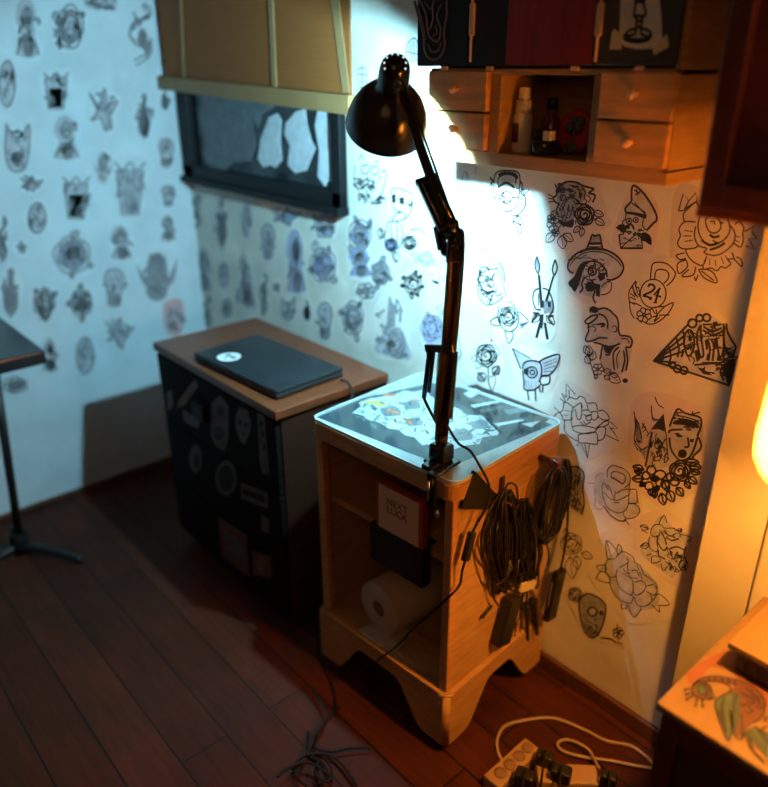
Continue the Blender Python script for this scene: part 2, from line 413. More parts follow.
def sticker(pxs, m, label, inner=None, im=None):
    P = [PY(145+x/2.811, 340+y/2.811, fy-.0006) for x, y in pxs]
    cz = sum(p.z for p in P)/len(P)
    d = [q for q in drs if q[1]-.02 <= cz <= q[2]+.02] or [drs[-1]]
    bm = nb(); T = Matrix(((1, 0, 0, 0), (0, 0, 1, fy-.0009), (0, 1, 0, 0), (0, 0, 0, 1)))
    prism(bm, [(p.x, p.z) for p in P], .0008, 0, T)
    if inner:
        T2 = Matrix(((1, 0, 0, 0), (0, 0, 1, fy-.0013), (0, 1, 0, 0), (0, 0, 0, 1)))
        for pl in inner:
            Q = [PY(145+x/2.811, 340+y/2.811, fy) for x, y in pl]; prism(bm, [(p.x, p.z) for p in Q], .0003, 1, T2)
    obj('sticker', bm, [m, im or M['door_black']], d[0][0], label)
def ell(cx, cy, rx, ry, n=14, a=0): return [(cx+rx*math.cos(2*PI*k/n+a), cy+ry*math.sin(2*PI*k/n+a)) for k in range(n)]
sticker([(95, 170), (140, 110), (150, 130), (110, 185), (90, 190)], M['st_orange'], 'curved orange sticker')
sticker([(105, 195), (155, 225), (150, 250), (110, 230)], M['st_grey'], 'grey torn sticker')
sticker([(60, 150), (75, 140), (80, 185), (65, 200)], M['st_grey'], 'small grey sticker')
sticker([(185, 180), (210, 155), (235, 185), (235, 270), (225, 315), (200, 300), (185, 270)], M['st_grey'], 'grey figure sticker', [ell(208, 262, 14, 20), ell(212, 200, 10, 16)])
sticker([(255, 215), (265, 190), (285, 195), (298, 225), (295, 260), (280, 295), (268, 285), (255, 250)], M['st_grey'], 'pale skull sticker', [ell(268, 232, 6, 8), ell(285, 238, 6, 8), ell(276, 262, 3, 6)])
sticker([(315, 205), (335, 212), (350, 380), (330, 375), (322, 340)], M['st_grey'], 'tall narrow lettered sticker', [ell(328, 235, 5, 10), ell(332, 265, 5, 10), ell(336, 300, 5, 10)])
sticker(ell(228, 388, 30, 50), M['st_grey'], 'round ring sticker', [ell(228, 388, 22, 38)])
sticker(ell(142, 335, 18, 40), M['st_grey'], 'oval grey sticker', [ell(146, 340, 9, 22)])
sticker([(268, 400), (345, 430), (345, 475), (270, 445)], M['st_grey'], 'grey rectangular sticker', [[(275, 415), (338, 440), (338, 458), (275, 433)]])
sticker([(205, 495), (285, 550), (295, 670), (215, 605)], M['st_red'], 'faded red framed sticker', [[(222, 530), (275, 568), (280, 625), (228, 590)]], M['st_grey'])
sticker([(325, 490), (350, 505), (348, 545), (328, 535)], M['st_grey'], 'small square sticker')
sticker([(300, 590), (355, 610), (355, 670), (305, 660)], M['st_red'], 'brown square sticker', [ell(328, 630, 14, 22)], M['st_orange'])

# laptop
lp = [PZ(195, 360, kz+.004), PZ(258, 341, kz+.004), PZ(346, 376, kz+.004), PZ(275, 399, kz+.004)]
o_ = sum(lp, Vector())/4
ex = ((lp[2]-lp[1])+(lp[3]-lp[0])).normalized(); ang = math.atan2(ex.y, ex.x)
hw = ((lp[2]-lp[1]).length+(lp[3]-lp[0]).length)/4; hd = ((lp[1]-lp[0]).length+(lp[2]-lp[3]).length)/4
LT = Matrix.Translation((o_.x, o_.y, kz)) @ Matrix.Rotation(ang, 4, 'Z')
lap = thing('laptop', 'closed black laptop with round white sticker on brown cabinet top', 'laptop', (o_.x, o_.y, kz), ang)
bm = nb(); box(bm, -hw, hw, -hd, hd, .003, .017, bev=.004, T=LT)
for sx in (-1, 1):
    for sy in (-1, 1): lathe(bm, [(0, 0), (.008, 0), (.008, .004), (0, .004)], LT @ Matrix.Translation((sx*hw*.85, sy*hd*.8, 0)), 10)
obj('laptop_base', bm, M['black_matte'], lap)
bm = nb(); box(bm, -hw, hw, -hd, hd, .018, .029, bev=.004, T=LT); lid = obj('laptop_lid', bm, M['laptop'], lap)
bm = nb(); sc = LT.inverted() @ PZ(229, 357, kz+.029); R_ = .036
lathe(bm, [(0, .0292), (R_, .0292), (R_, .0297), (0, .0297)], LT @ Matrix.Translation((sc.x, sc.y, 0)), 24, 0, False)
for a in ((-.012, .006, .009), (.013, .006, .009), (0, -.014, .005)):
    lathe(bm, [(0, .0298), (a[2], .0298), (a[2], .0300), (0, .0300)], LT @ Matrix.Translation((sc.x+a[0], sc.y+a[1], 0)), 12, 1, False)
obj('sticker', bm, [M['sticker_white'], M['mat_board']], lid, 'round white skull sticker')
for k, (u) in enumerate((-.9, -.2, .35)):
    bm = nb(); box(bm, u*hw, u*hw+.022, -hd-.0012, -hd+.004, .007, .013, T=LT, bev=.001); obj('port', bm, M['st_grey'], lap)
bm = nb(); tube(bm, [PZ(341, 380, kz+.012), PZ(347, 382, kz+.012), PZ(351, 388, kz+.008), PZ(353, 394, kz+.004), PZ(350, 402, kz+.004)], .0035, 8)
tag(obj('charger_cable', bm, M['rubber']), 'short dark cable behind the closed laptop on cabinet edge', 'cable')

# ------------------------------------------------------------------ wall drawer cabinet
cy0 = W-.17
ux0, ux1 = -1.277, -.682
zb, zt = 1.400, 1.592
wc = thing('wall_cabinet', 'pine wall cabinet with small knobbed drawers and open niche', 'cabinet', ((ux0+ux1)/2, W-.085, zb))
nx0, nx1 = -1.073, -.853
bm = nb()
th = .014
box(bm, ux0, ux1, cy0, W-.001, zb, zb+.028, bev=.002)            # bottom board
box(bm, ux0, ux1, cy0, W-.001, zt-.012, zt, bev=.002)            # shelf under doors
box(bm, ux0, ux0+th, cy0, W-.001, zb+.02, zt, bev=.002); box(bm, ux1-th, ux1, cy0, W-.001, zb+.02, zt+.42, bev=.002)
box(bm, nx0-.028, nx0, cy0, W-.001, zb+.028, zt-.012, bev=.002); box(bm, nx1, nx1+.02, cy0, W-.001, zb+.028, zt-.012, bev=.002)
box(bm, ux0, ux1, W-.012, W-.001, zb+.02, zt+.42)                # back
box(bm, ux0, ux1, cy0+.03, W-.001, zt+.4, zt+.42)
box(bm, ux0, ux0+th, cy0+.03, W-.001, zt, zt+.42)
obj('cabinet_body', bm, M['pine'], wc)
zm = 1.506
for x0, x1 in ((ux0+.004, nx0-.03), (nx1+.022, ux1-.004)):
    for a, b in ((zm+.002, zt-.006), (zb+.03, zm-.002)):
        bm = nb(); box(bm, x0, x1, cy0-.012, cy0+.006, a, b, bev=.002)
        box(bm, x0+.008, x1-.008, cy0+.006, W-.03, a+.006, b-.02)
        d = obj('drawer', bm, M['pine_light'], wc)
        bm = nb(); xc = (x0+x1)/2+.003
        lathe(bm, [(0, 0), (.005, 0), (.005, .006), (.0085, .011), (.0095, .016), (.007, .021), (0, .023)], frame_to((0, -1, 0), (xc, cy0-.012, (a+b)/2+.004)), 16)
        obj('drawer_knob', bm, M['knob'], d)
# upper doors
dy = cy0-.012
dzb, dzt = zt+.004, zt+.40
def door(x0, x1, m, label): 
    bm = nb(); box(bm, x0, x1, dy, cy0+.004, dzb, dzt, bev=.003); return obj('cabinet_door', bm, m, wc, label)
dx = [-1.312, -1.158, -.846, -.692]
d1 = door(dx[0], dx[1]-.002, M['door_black'], 'black door painted with a brown curling face')
d2 = door(dx[1]+.002, dx[2]-.002, M['door_black'], 'black door with a deep red panel')
d3 = door(dx[2]+.002, dx[3], M['door_grey'], 'charcoal door')
bm = nb(); rx0 = PY(508, 30, dy).x; w3 = (dx[2]-.006-rx0)/3
for k in range(3): box(bm, rx0+k*w3, rx0+(k+1)*w3-.001, dy-.003+.0008*(k % 2), dy+.001, dzb+.002, dzt-.004, bev=.0008)
obj('red_panel', bm, M['door_red'], d2)
for d, px, zz in ((d1, 473.5, 1), (d2, 601, 1)):
    bm = nb(); x = PY(px, 20, dy).x
    box(bm, x-.006, x+.006, dy-.008, dy, PY(px, 36, dy).z, PY(px, 3, dy).z, bev=.002)
    tube(bm, [(x, dy-.005, PY(px, 62, dy).z), (x, dy-.005, PY(px, -40, dy).z)], .0028, 8, sm=1)
    obj('hinge', bm, M['brass'], d)
for px in (445, 490, 575, 640):
    bm = nb(); p = PY(px, 66, dy); box(bm, p.x-.008, p.x+.008, dy-.004, dy+.004, zt-.004, zt+.004, bev=.001); obj('door_catch', bm, M['knob'], wc)
bm = nb()
def onplane(pts, ox, oy, s, y): return [PY(ox+a/s, oy+b/s, y) for a, b in pts]
for pts, r in (([(95, 5), (120, 100), (155, 220), (165, 330), (200, 375), (250, 370), (290, 300), (285, 200), (305, 90), (300, 5)], .0045),
            ([(130, 0), (170, 90), (180, 190), (200, 240), (250, 260), (265, 180), (240, 100), (270, 30)], .004),
            ([(190, 190), (215, 120), (210, 40)], .0035), ([(180, 280), (210, 330), (250, 320), (270, 270)], .004), ([(230, 160), (240, 210), (215, 230)], .003),
            ([(160, 10), (200, 60), (220, 5)], .003), ([(110, 30), (150, 150), (170, 260)], .003)):
    tube(bm, [p+Vector((0, -.0008, 0)) for p in onplane(pts, 400, 0, 6.4, dy)], r*.75, 6)
for v in bm.verts: v.co.y = dy-.0015+(v.co.y-dy)*.25
obj('painted_face', bm, M['brown_line'], d1)

# taped candlestick drawing on the right door
def ribbon(bm, P, w, nrm, mi, closed=False):
    n = len(P); L = []
    for i in range(n):
        a = P[(i-1) % n] if (closed or i > 0) else P[i]; b = P[(i+1) % n] if (closed or i < n-1) else P[i]
        d = b-a
        if d.length < 1e-9: d = Vector((1, 0, 0)) if abs(nrm.x) < .5 else Vector((0, 1, 0))
        s = nrm.cross(d).normalized()*(w/2)
        L.append((bm.verts.new(P[i]+s), bm.verts.new(P[i]-s)))
    for i in range(n if closed else n-1):
        A = L[i]; B = L[(i+1) % n]
        f = bm.faces.new((A[0], A[1], B[1], B[0])); f.material_index = mi
def fill(bm, P, mi):
    vs = [bm.verts.new(p) for p in P]
    for t in geometry.tessellate_polygon([[p for p in P]]):
        try: f = bm.faces.new([vs[k] for k in t]); f.material_index = mi
        except ValueError: pass
# ------------------------------------------------------------------ flash drawings stuck on walls
M['paper_cold_lit'] = mat('cold_lit_paper', (.68, .75, .78), .7, var=.06, scale=18)  # left-wall sheets: the lamp's cold cast is mixed into the paper tone
INKS = [None, M['ink'], M['wash'], M['wash_light'], M['ink_soft'], M['wash_blue'], M['wash_pink'], M['wash_violet'], M['ink_red']]
MI = {'F': 1, 'G': 2, 'L': 3, 's': 4, 'B': 5, 'P': 6, 'V': 7, 'R': 8}
def pts(s): return [tuple(float(v) for v in q.split(',')) for q in s.split()]
def parse(st):
    """flags + points: F/G/L/B/P/V filled areas; lines: T thick, t thin, C closed, S straight, s faded, R red"""
    if isinstance(st, tuple): return st
    i = 0
    while i < len(st) and not (st[i].isdigit() or st[i] == '-'): i += 1
    return st[:i].strip(), pts(st[i:])
def leaf(x0, y0, x1, y1, w=.35, fl=''):
    dx, dy_ = x1-x0, y1-y0; nx, ny = -dy_*w, dx*w
    return [(fl+'', [(x0, y0), (x0+.45*dx+nx, y0+.45*dy_+ny), (x1, y1), (x0+.45*dx-nx, y0+.45*dy_-ny), (x0, y0)]), (fl+'tS', [(x0, y0), (x0+.85*dx, y0+.85*dy_)])]
def circ(cx, cy, rx, ry=None, fl='', n=12): return [(fl+'C', ell(cx, cy, rx, ry or rx, n))]
def flower(cx, cy, r, n=6, fl='', a=0):
    o = circ(cx, cy, r*.22, fl=fl)+circ(cx, cy, r*.1, fl='F')
    for k in range(n):
        t = a+2*PI*k/n; c, s = math.cos(t), math.sin(t)
        o.append((fl, [(cx+.22*r*math.cos(t-.4), cy+.22*r*math.sin(t-.4)), (cx+.8*r*math.cos(t-.5), cy+.8*r*math.sin(t-.5)), (cx+r*c, cy+r*s), (cx+.8*r*math.cos(t+.5), cy+.8*r*math.sin(t+.5)), (cx+.22*r*math.cos(t+.4), cy+.22*r*math.sin(t+.4))]))
    return o
def rose(cx, cy, r, fl='', sq=1.0, seed=0, leaves=0):
    rn = random.Random(seed+11); o = []
    def P(t, q): return (cx+r*q*math.cos(t), cy+r*q*sq*math.sin(t))
    o.append((fl, [P(.7*k+seed, .06+.045*k) for k in range(11)]))
    for ring, n in ((.55, 3), (.78, 4), (1.0, 5)):
        a0 = rn.random()*6
        for k in range(n):
            t0 = a0+2*PI*k/n; t1 = a0+2*PI*(k+1.12)/n; m = (t0+t1)/2
            o.append((fl, [P(t0, ring*.72), P(t0+.15, ring*.95), P(m, ring*1.03), P(t1-.15, ring*.95), P(t1, ring*.68)]))
    for k in range(leaves):
        t = seed+2*PI*(k+rn.uniform(-.3, .3))/leaves; a = P(t, .95); b = P(t+rn.uniform(-.3, .4), rn.uniform(1.22, 1.55)); o += leaf(a[0], a[1], b[0], b[1], .38, fl)
    return o
def scrib(x0, y0, x1, y1, n, fl='t', seed=0):
    rn = random.Random(seed); o = []
    for k in range(n):
        a = (x0+rn.random()*(x1-x0), y0+rn.random()*(y1-y0)); w = (x1-x0)*.35; h = (y1-y0)*.35
        o.append((fl, [a]+[(a[0]+(rn.random()-.5)*w, a[1]+(rn.random()-.5)*h) for _ in range(3)]))
    return o
NDR = [0]
def drawing(name, label, plane, ox, oy, s, strokes, paper=0, grow=.010, lw=1.0, outline=None, group='tattoo flash drawings pasted on the walls', soft=False, nopaper=False, cat='drawing'):
    NDR[0] += 1; lift = (NDR[0] % 9)*.00012
    if plane == 'B': f = lambda x, y: PY(x, y, W-.0012-lift); nrm = Vector((0, -1, 0)); uv = lambda p: (p.x, p.z); back = lambda u, v: Vector((u, W-.0012-lift, v))
    elif plane == 'L': f = lambda x, y: PX(x, y, XL+.0012+lift); nrm = Vector((1, 0, 0)); uv = lambda p: (p.y, p.z); back = lambda u, v: Vector((XL+.0012+lift, u, v))
    else: f = lambda x, y: PY(x, y, plane-.0012); nrm = Vector((0, -1, 0)); uv = lambda p: (p.x, p.z); back = lambda u, v: Vector((u, plane-.0012, v))
    bm = nb(); allp = []
    L = []
    for st in strokes:
        fl, pp = parse(st); P = [f(ox+x/s, oy+y/s) for x, y in pp]; allp += [uv(p) for p in P]; L.append((fl, P))
    if outline: H = [uv(f(ox+x/s, oy+y/s)) for x, y in pts(outline)]
    else:
        H0 = [Vector(allp[i]) for i in geometry.convex_hull_2d([Vector(a) for a in allp])]
        c = sum(H0, Vector((0, 0)))/len(H0); H = [p+(p-c).normalized()*grow for p in H0]
        H = [Vector((p.x, p.y, 0)) for p in H]; rr_ = random.Random(NDR[0])
        H = [p+Vector(((rr_.random()-.5)*.006, (rr_.random()-.5)*.006, 0)) for p in H]
        if len(H) > 3: H = smooth_pts(H, 4, True)
        H = [(p.x, p.y) for p in H]
    if not nopaper:
        fill(bm, [back(*h)+nrm*0 for h in H], 0)
    for fl, P in L:
        k = [c for c in fl if c in 'FGLBPV']
        if k:
            if 'S' not in fl and len(P) > 4: P = smooth_pts(P, 3, True)
            fill(bm, [p+nrm*(.0009 if 'F' in k else .0004+.0001*(k[0] != 'G')) for p in P], MI[k[0]]); continue
        cl = 'C' in fl
        if 'S' not in fl: P = smooth_pts(P, 4, cl)
        w = .0027*lw*(1.7 if 'T' in fl else .65 if 't' in fl else 1.0)
        ribbon(bm, [p+nrm*.0007 for p in P], w, nrm, 8 if 'R' in fl else 4 if ('s' in fl or soft) else 1, cl)
    ms = [M['paper_cold_lit'] if plane == 'L' else M['paper'][paper]]+INKS[1:]
    o = obj(name, bm, ms)
    tag(o, label, cat, group); return o

def bank(name, label, o, *a, **k): return drawing(name, label, 'B', *o, *a, **k)

# --- sharp drawings, warm side of the back wall
bank('rose_drawing', 'large skull-centred rose drawing right under the dark mahogany wall box', (668, 180, 3.58), [
 "C135,150 140,135 160,130 180,140 190,160 185,180 165,190 145,180", "150,150 165,148 168,160", "185,150 200,155", "T150,195 165,205 185,200",
 "115,130 108,160 112,190 125,215 150,235 185,225 210,205 222,180 218,150 205,130", "100,165 95,200 110,235 140,245 130,260 170,270 205,255 235,225 240,190 222,160",
 "100,150 60,150 40,175 45,200 35,225 50,245 90,245 110,235", "90,245 65,250 75,275 95,295 125,305 140,270", "125,305 130,320 155,315 175,325 190,310 205,315 225,300 215,285 235,280 230,260",
 "235,225 260,240 270,215 268,190 272,170 255,150 240,160", "60,150 55,125 70,105 100,80 110,100", "S38,110 55,50 75,75 100,45 105,75 80,90 55,110 38,110", "S75,75 60,105",
 "S275,185 310,165 300,185 320,210 290,210 310,250 280,235", "60,260 30,270 45,285 65,280", "65,285 35,300 40,335 70,310 65,285", "75,320 50,345 90,340 100,310", "110,320 130,350 175,368 165,335 140,320 110,320", "S120,325 165,360", "95,345 100,360 108,340",
 "235,280 265,310 262,285 245,275", "t60,180 90,185", "t55,200 85,200", "t60,220 90,215", "t130,285 132,300", "t150,280 150,305", "t170,285 172,308", "t190,275 200,300", "t205,270 218,290", "t240,200 258,205", "t240,215 255,222",
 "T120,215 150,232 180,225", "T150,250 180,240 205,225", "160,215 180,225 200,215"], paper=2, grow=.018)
bank('tiger_drawing', 'snarling big cat head drawing with roses under the open cabinet niche', (540, 170, 7.68), [
 "G125,155 160,115 210,90 280,95 330,120 360,170 340,230 290,280 260,380 200,420 150,400 140,340 150,260 130,230",
 "T125,155 160,115 210,90 280,95 330,120 380,135 415,145 390,165 370,180", "T125,155 130,190 105,215 120,245 150,260", "S110,210 65,185", "S110,225 65,215", "S115,240 65,245",
 "F130,155 160,135 190,140 170,160 140,178", "F190,150 230,135 270,165 240,175", "F210,110 260,115 300,140 260,135", "F300,160 330,180 315,230 300,200", "150,200 180,190 200,210 180,235 155,225", "F150,205 165,200 165,215 152,222", "T150,260 130,300 140,350",
 "180,290 190,330 175,370", "210,290 215,320 200,370", "235,300 240,330 225,370", "F150,380 200,400 260,375 250,440 190,430 150,410", "320,130 350,170 340,210 360,240 345,260", "T380,180 425,195 405,250", "360,190 390,220 370,250"]
 + scrib(140, 110, 340, 250, 16, '', 31) + scrib(150, 250, 280, 430, 12, '', 32) + rose(345, 345, 72, 'T', 1.1, 3) + leaf(410, 320, 490, 350, .3) + leaf(420, 375, 497, 420, .3) + leaf(310, 430, 260, 480, .3) + leaf(330, 440, 315, 510, .3)
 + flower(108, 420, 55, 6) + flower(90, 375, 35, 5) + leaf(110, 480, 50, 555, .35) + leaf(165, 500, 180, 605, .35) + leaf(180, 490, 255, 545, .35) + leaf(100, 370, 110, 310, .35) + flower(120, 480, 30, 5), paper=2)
bank('skull_drawing', 'skull in tall sailor cap drawing right of the big cat drawing', (600, 170, 9.6), [
 "L305,300 305,200 320,150 360,165 430,235 500,340 545,440 540,490 450,590 400,640 410,750 200,750 185,620 215,500 245,365", "T305,300 305,200 320,150 360,165 430,235 500,340 545,440 540,490 520,505 450,580",
 "T305,300 245,365 250,400", "F250,398 340,405 430,425 450,430 440,470 410,460 330,432 255,422", "S330,190 390,230", "S340,240 385,205", "S350,185 365,245", "330,310 450,440", "310,320 440,410", "250,420 245,470 215,500 240,540",
 "T160,560 200,530 245,545 300,520 330,570", "420,470 410,530 440,570 480,550 530,500", "TS185,620 200,750 410,750 400,650 350,610", "S200,750 340,620", "185,620 230,610 170,560", "F400,610 440,600 490,640 495,720 440,690 400,670", "F170,550 210,530 230,560 260,590 220,600"]
 + circ(280, 490, 28) + circ(345, 480, 24) + [("F", ell(282, 490, 14, 16)), ("F", ell(346, 481, 11, 12))] + scrib(200, 540, 400, 620, 14, '', 3) + scrib(210, 650, 390, 740, 8, 't', 4), paper=2)
bank('sombrero_drawing', 'long-haired skull in wide sombrero drawing', (560, 225, 9.6), [
 "T130,465 90,440 75,400 95,340 160,275 250,235 330,225 420,235 500,265 570,320 610,390 600,450 560,500 500,525 450,525", "95,395 140,330 210,280 300,255 400,260 480,290 560,350 590,400",
 "L130,465 90,440 75,400 95,340 160,275 250,235 330,225 420,235 500,265 570,320 610,390 600,450 560,500 500,525 440,600 330,690 200,640",
 "T260,225 290,150 310,95 340,105 380,95 395,150 410,225", "G290,150 310,98 340,108 380,98 395,150 400,185 275,185", "F275,165 398,165 402,190 270,190", "265,210 410,210", "F250,222 420,222 500,262 420,248 330,240 250,250 190,275",
 "F180,400 230,350 300,345 260,380 225,440 200,520 175,590 150,640 130,630 110,600 80,550 140,490", "T250,360 320,345 390,370 440,430 455,500", "270,420 300,390 350,400", "F370,460 440,455 430,520 380,540", "F260,550 330,550 345,620 280,640 245,610",
 "240,490 260,520 290,530 350,520", "T240,500 210,560 220,610 190,650", "T340,630 320,700 345,750", "F340,560 390,570 385,690 350,680", "400,600 430,560 490,545 490,620 450,660 390,670"]
 + circ(310, 445, 38, fl='T') + circ(310, 448, 16) + circ(400, 420, 22) + scrib(220, 480, 300, 560, 6, 't', 5) + scrib(90, 480, 180, 620, 6, 't', 6) + scrib(250, 370, 450, 560, 12, '', 33) + scrib(110, 290, 580, 440, 8, 't', 34), paper=2)
bank('bust_drawing', 'long-faced man bust in profile drawing over a leafy flower branch', (570, 300, 8.75), [
 "L180,110 210,62 300,70 380,120 425,200 440,310 545,360 490,620 360,640 265,520 290,400 145,360 140,330 165,250",
 "T180,110 180,75 210,62 250,80 300,70 350,90 380,120 410,150 425,200 425,260 440,310", "G260,85 340,90 380,130 400,180 415,260 380,260 350,240 330,190 300,130", "F182,78 225,68 250,95 235,110 200,112", "T130,185 180,145 240,130 230,160 180,200 145,205 130,185",
 "T170,205 160,240 165,270 140,330 145,360 200,355 260,330 330,335", "165,240 195,230 230,250 210,275", "T240,215 290,205 305,220 270,235", "S190,215 300,215", "T210,370 270,385 300,400", "T285,400 265,520", "T250,120 300,140 330,190 330,250", "370,235 400,225 410,270 380,280",
 "F300,390 350,400 430,380 390,420 340,470 300,440", "T310,470 340,480 380,410 440,380", "T440,310 520,320 545,360 530,410 490,410", "450,340 500,340 520,380", "T490,410 505,530 490,620", "T430,410 380,470 390,610", "440,440 410,500 420,600", "T470,440 480,530 455,630", "G440,450 475,450 470,560 420,580 415,500",
 "G270,500 340,490 380,500 380,600 300,600 265,540", "S150,440 220,680"]
 + leaf(165, 480, 130, 400) + leaf(170, 500, 165, 400) + leaf(190, 530, 215, 450) + leaf(170, 560, 140, 490) + flower(245, 605, 50, 6) + leaf(290, 620, 360, 620, .3) + leaf(340, 650, 440, 720, .35) + leaf(300, 660, 350, 695, .35) + leaf(350, 640, 420, 670, .3) + [("F", ell(485, 705, 24, 20))] + leaf(240, 650, 220, 690), paper=1)
bank('kettlebell_drawing', 'kettlebell drawing marked 24 with wing and flower wreath', (620, 255, 10.5),
 circ(350, 405, 135, 150) + ["320,260 330,150 350,90 420,75 500,95 560,150 585,200 550,270 490,325", "365,250 380,170 430,150 490,165 515,210 500,260 460,300",
 "T300,335 310,310 350,315 365,345 330,385 245,425 300,440 320,465 330,440", "TS425,345 360,415 435,440", "TS412,360 372,500", "S352,500 392,500",
 "170,270 120,340 95,400 100,490 115,600 150,660", "175,280 165,330 200,340", "110,400 160,440", "105,440 170,470", "195,340 210,400 200,440", "130,340 190,450", "110,500 170,510 230,540", "135,320 150,400 175,430", "160,300 185,390 205,420", "100,490 160,520",
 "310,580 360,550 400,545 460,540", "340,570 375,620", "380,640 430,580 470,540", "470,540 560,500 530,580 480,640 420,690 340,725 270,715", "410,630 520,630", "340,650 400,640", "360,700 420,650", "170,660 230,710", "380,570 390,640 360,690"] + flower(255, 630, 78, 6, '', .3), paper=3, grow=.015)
bank('ship_drawing', 'dark fan-shaped drawing with face, roses and sails beside the plaster pillar', (645, 305, 7.68), [
 "L65,430 330,150 470,70 600,150 700,330 650,620 350,520", "TS65,430 330,150", "TS65,430 180,465 350,520 600,600 650,620", "TS65,430 310,230", "TS65,430 300,290", "TS65,430 300,355", "TS65,430 240,440", "T130,375 140,410 120,440", "T180,310 200,390 180,465", "T240,250 262,330 250,400", "T290,200 305,240 300,300", "T280,400 300,350",
 "F65,432 130,370 160,400 130,440", "T310,220 340,190 370,220 380,300 360,370 330,390 310,340 300,280 310,220", "F335,240 350,225 365,260 350,280 335,270", "320,310 345,300 360,310", "325,335 350,330", "T430,150 400,230 410,330 430,400 450,380 440,300 430,220 430,150", "TS445,150 605,145 605,440 440,445", "S450,240 600,235", "T445,190 520,230 600,200", "T450,165 520,200 590,175",
 "G455,250 590,245 595,400 560,430 470,430 460,350", "T480,260 500,330 490,420", "T510,260 530,320 520,430", "T550,250 560,330 575,420", "F460,270 480,260 490,330 470,350", "F530,260 560,255 550,330 535,330", "F560,380 595,390 580,430 550,425", "F480,370 500,380 495,430 470,420",
 "T610,160 610,300 650,400", "T625,140 640,220 700,320", "T700,320 670,410", "T380,460 580,450 580,520 610,580", "F400,475 450,490 520,540 450,530", "F380,350 410,340 430,410 400,440", "F590,470 640,430 690,410 690,480 650,620 620,560", "F520,130 555,125 560,150 530,150"]
 + circ(365, 140, 32, fl='T') + circ(420, 100, 26, fl='T') + circ(475, 97, 28, fl='T') + circ(250, 490, 28, fl='T') + circ(300, 502, 28, fl='T') + circ(215, 465, 22, fl='T') + [("G", ell(365, 140, 26, 26)), ("G", ell(420, 100, 20, 20)), ("G", ell(475, 97, 22, 22)), ("G", ell(250, 490, 22, 22)), ("G", ell(300, 502, 22, 22))] + scrib(310, 180, 690, 440, 22, "", 37) + scrib(350, 450, 650, 580, 8, "", 38), paper=3)
bank('peony_drawing', 'open peony outline drawing behind the cart top right corner', (545, 375, 8.53), [
 "S185,190 180,75 260,165", "S205,125 210,190", "S180,230 145,155 180,190", "S130,200 170,230", "S80,275 120,310 75,355", "S120,310 150,355", "190,215 215,190 270,205 300,180 340,200 360,240 430,240 450,300", "160,240 190,235 240,280 225,340 230,380 155,380 150,350 130,320 155,295 160,240",
 "240,280 280,250 310,240 320,280", "230,300 225,400 235,440", "260,290 275,370 300,380", "310,240 315,330 300,380", "320,300 370,300 400,330 360,350 330,330", "350,350 390,340 395,380 360,385 350,350", "390,320 440,310 450,360 420,385 395,370", "450,310 490,300 530,330 550,370 520,385 470,370 450,340",
 "500,400 545,390 540,420 500,440", "235,440 300,430 380,440 440,460 410,490 330,500 250,475 235,440", "300,400 350,440", "S440,450 500,400", "285,510 330,500 435,490 450,560 440,590 350,580 300,580 285,560 285,510", "440,460 480,440 520,460 500,540 450,560", "S310,590 365,710 380,590", "S340,590 365,700", "170,430 175,490 270,560 290,540", "170,380 165,450",
 "S520,510 635,565 590,490 550,440", "S560,400 620,455 560,455", "270,600 290,590", "360,250 370,300", "t170,300 210,310", "t160,340 200,345", "330,390 350,420 390,400"], paper=1)
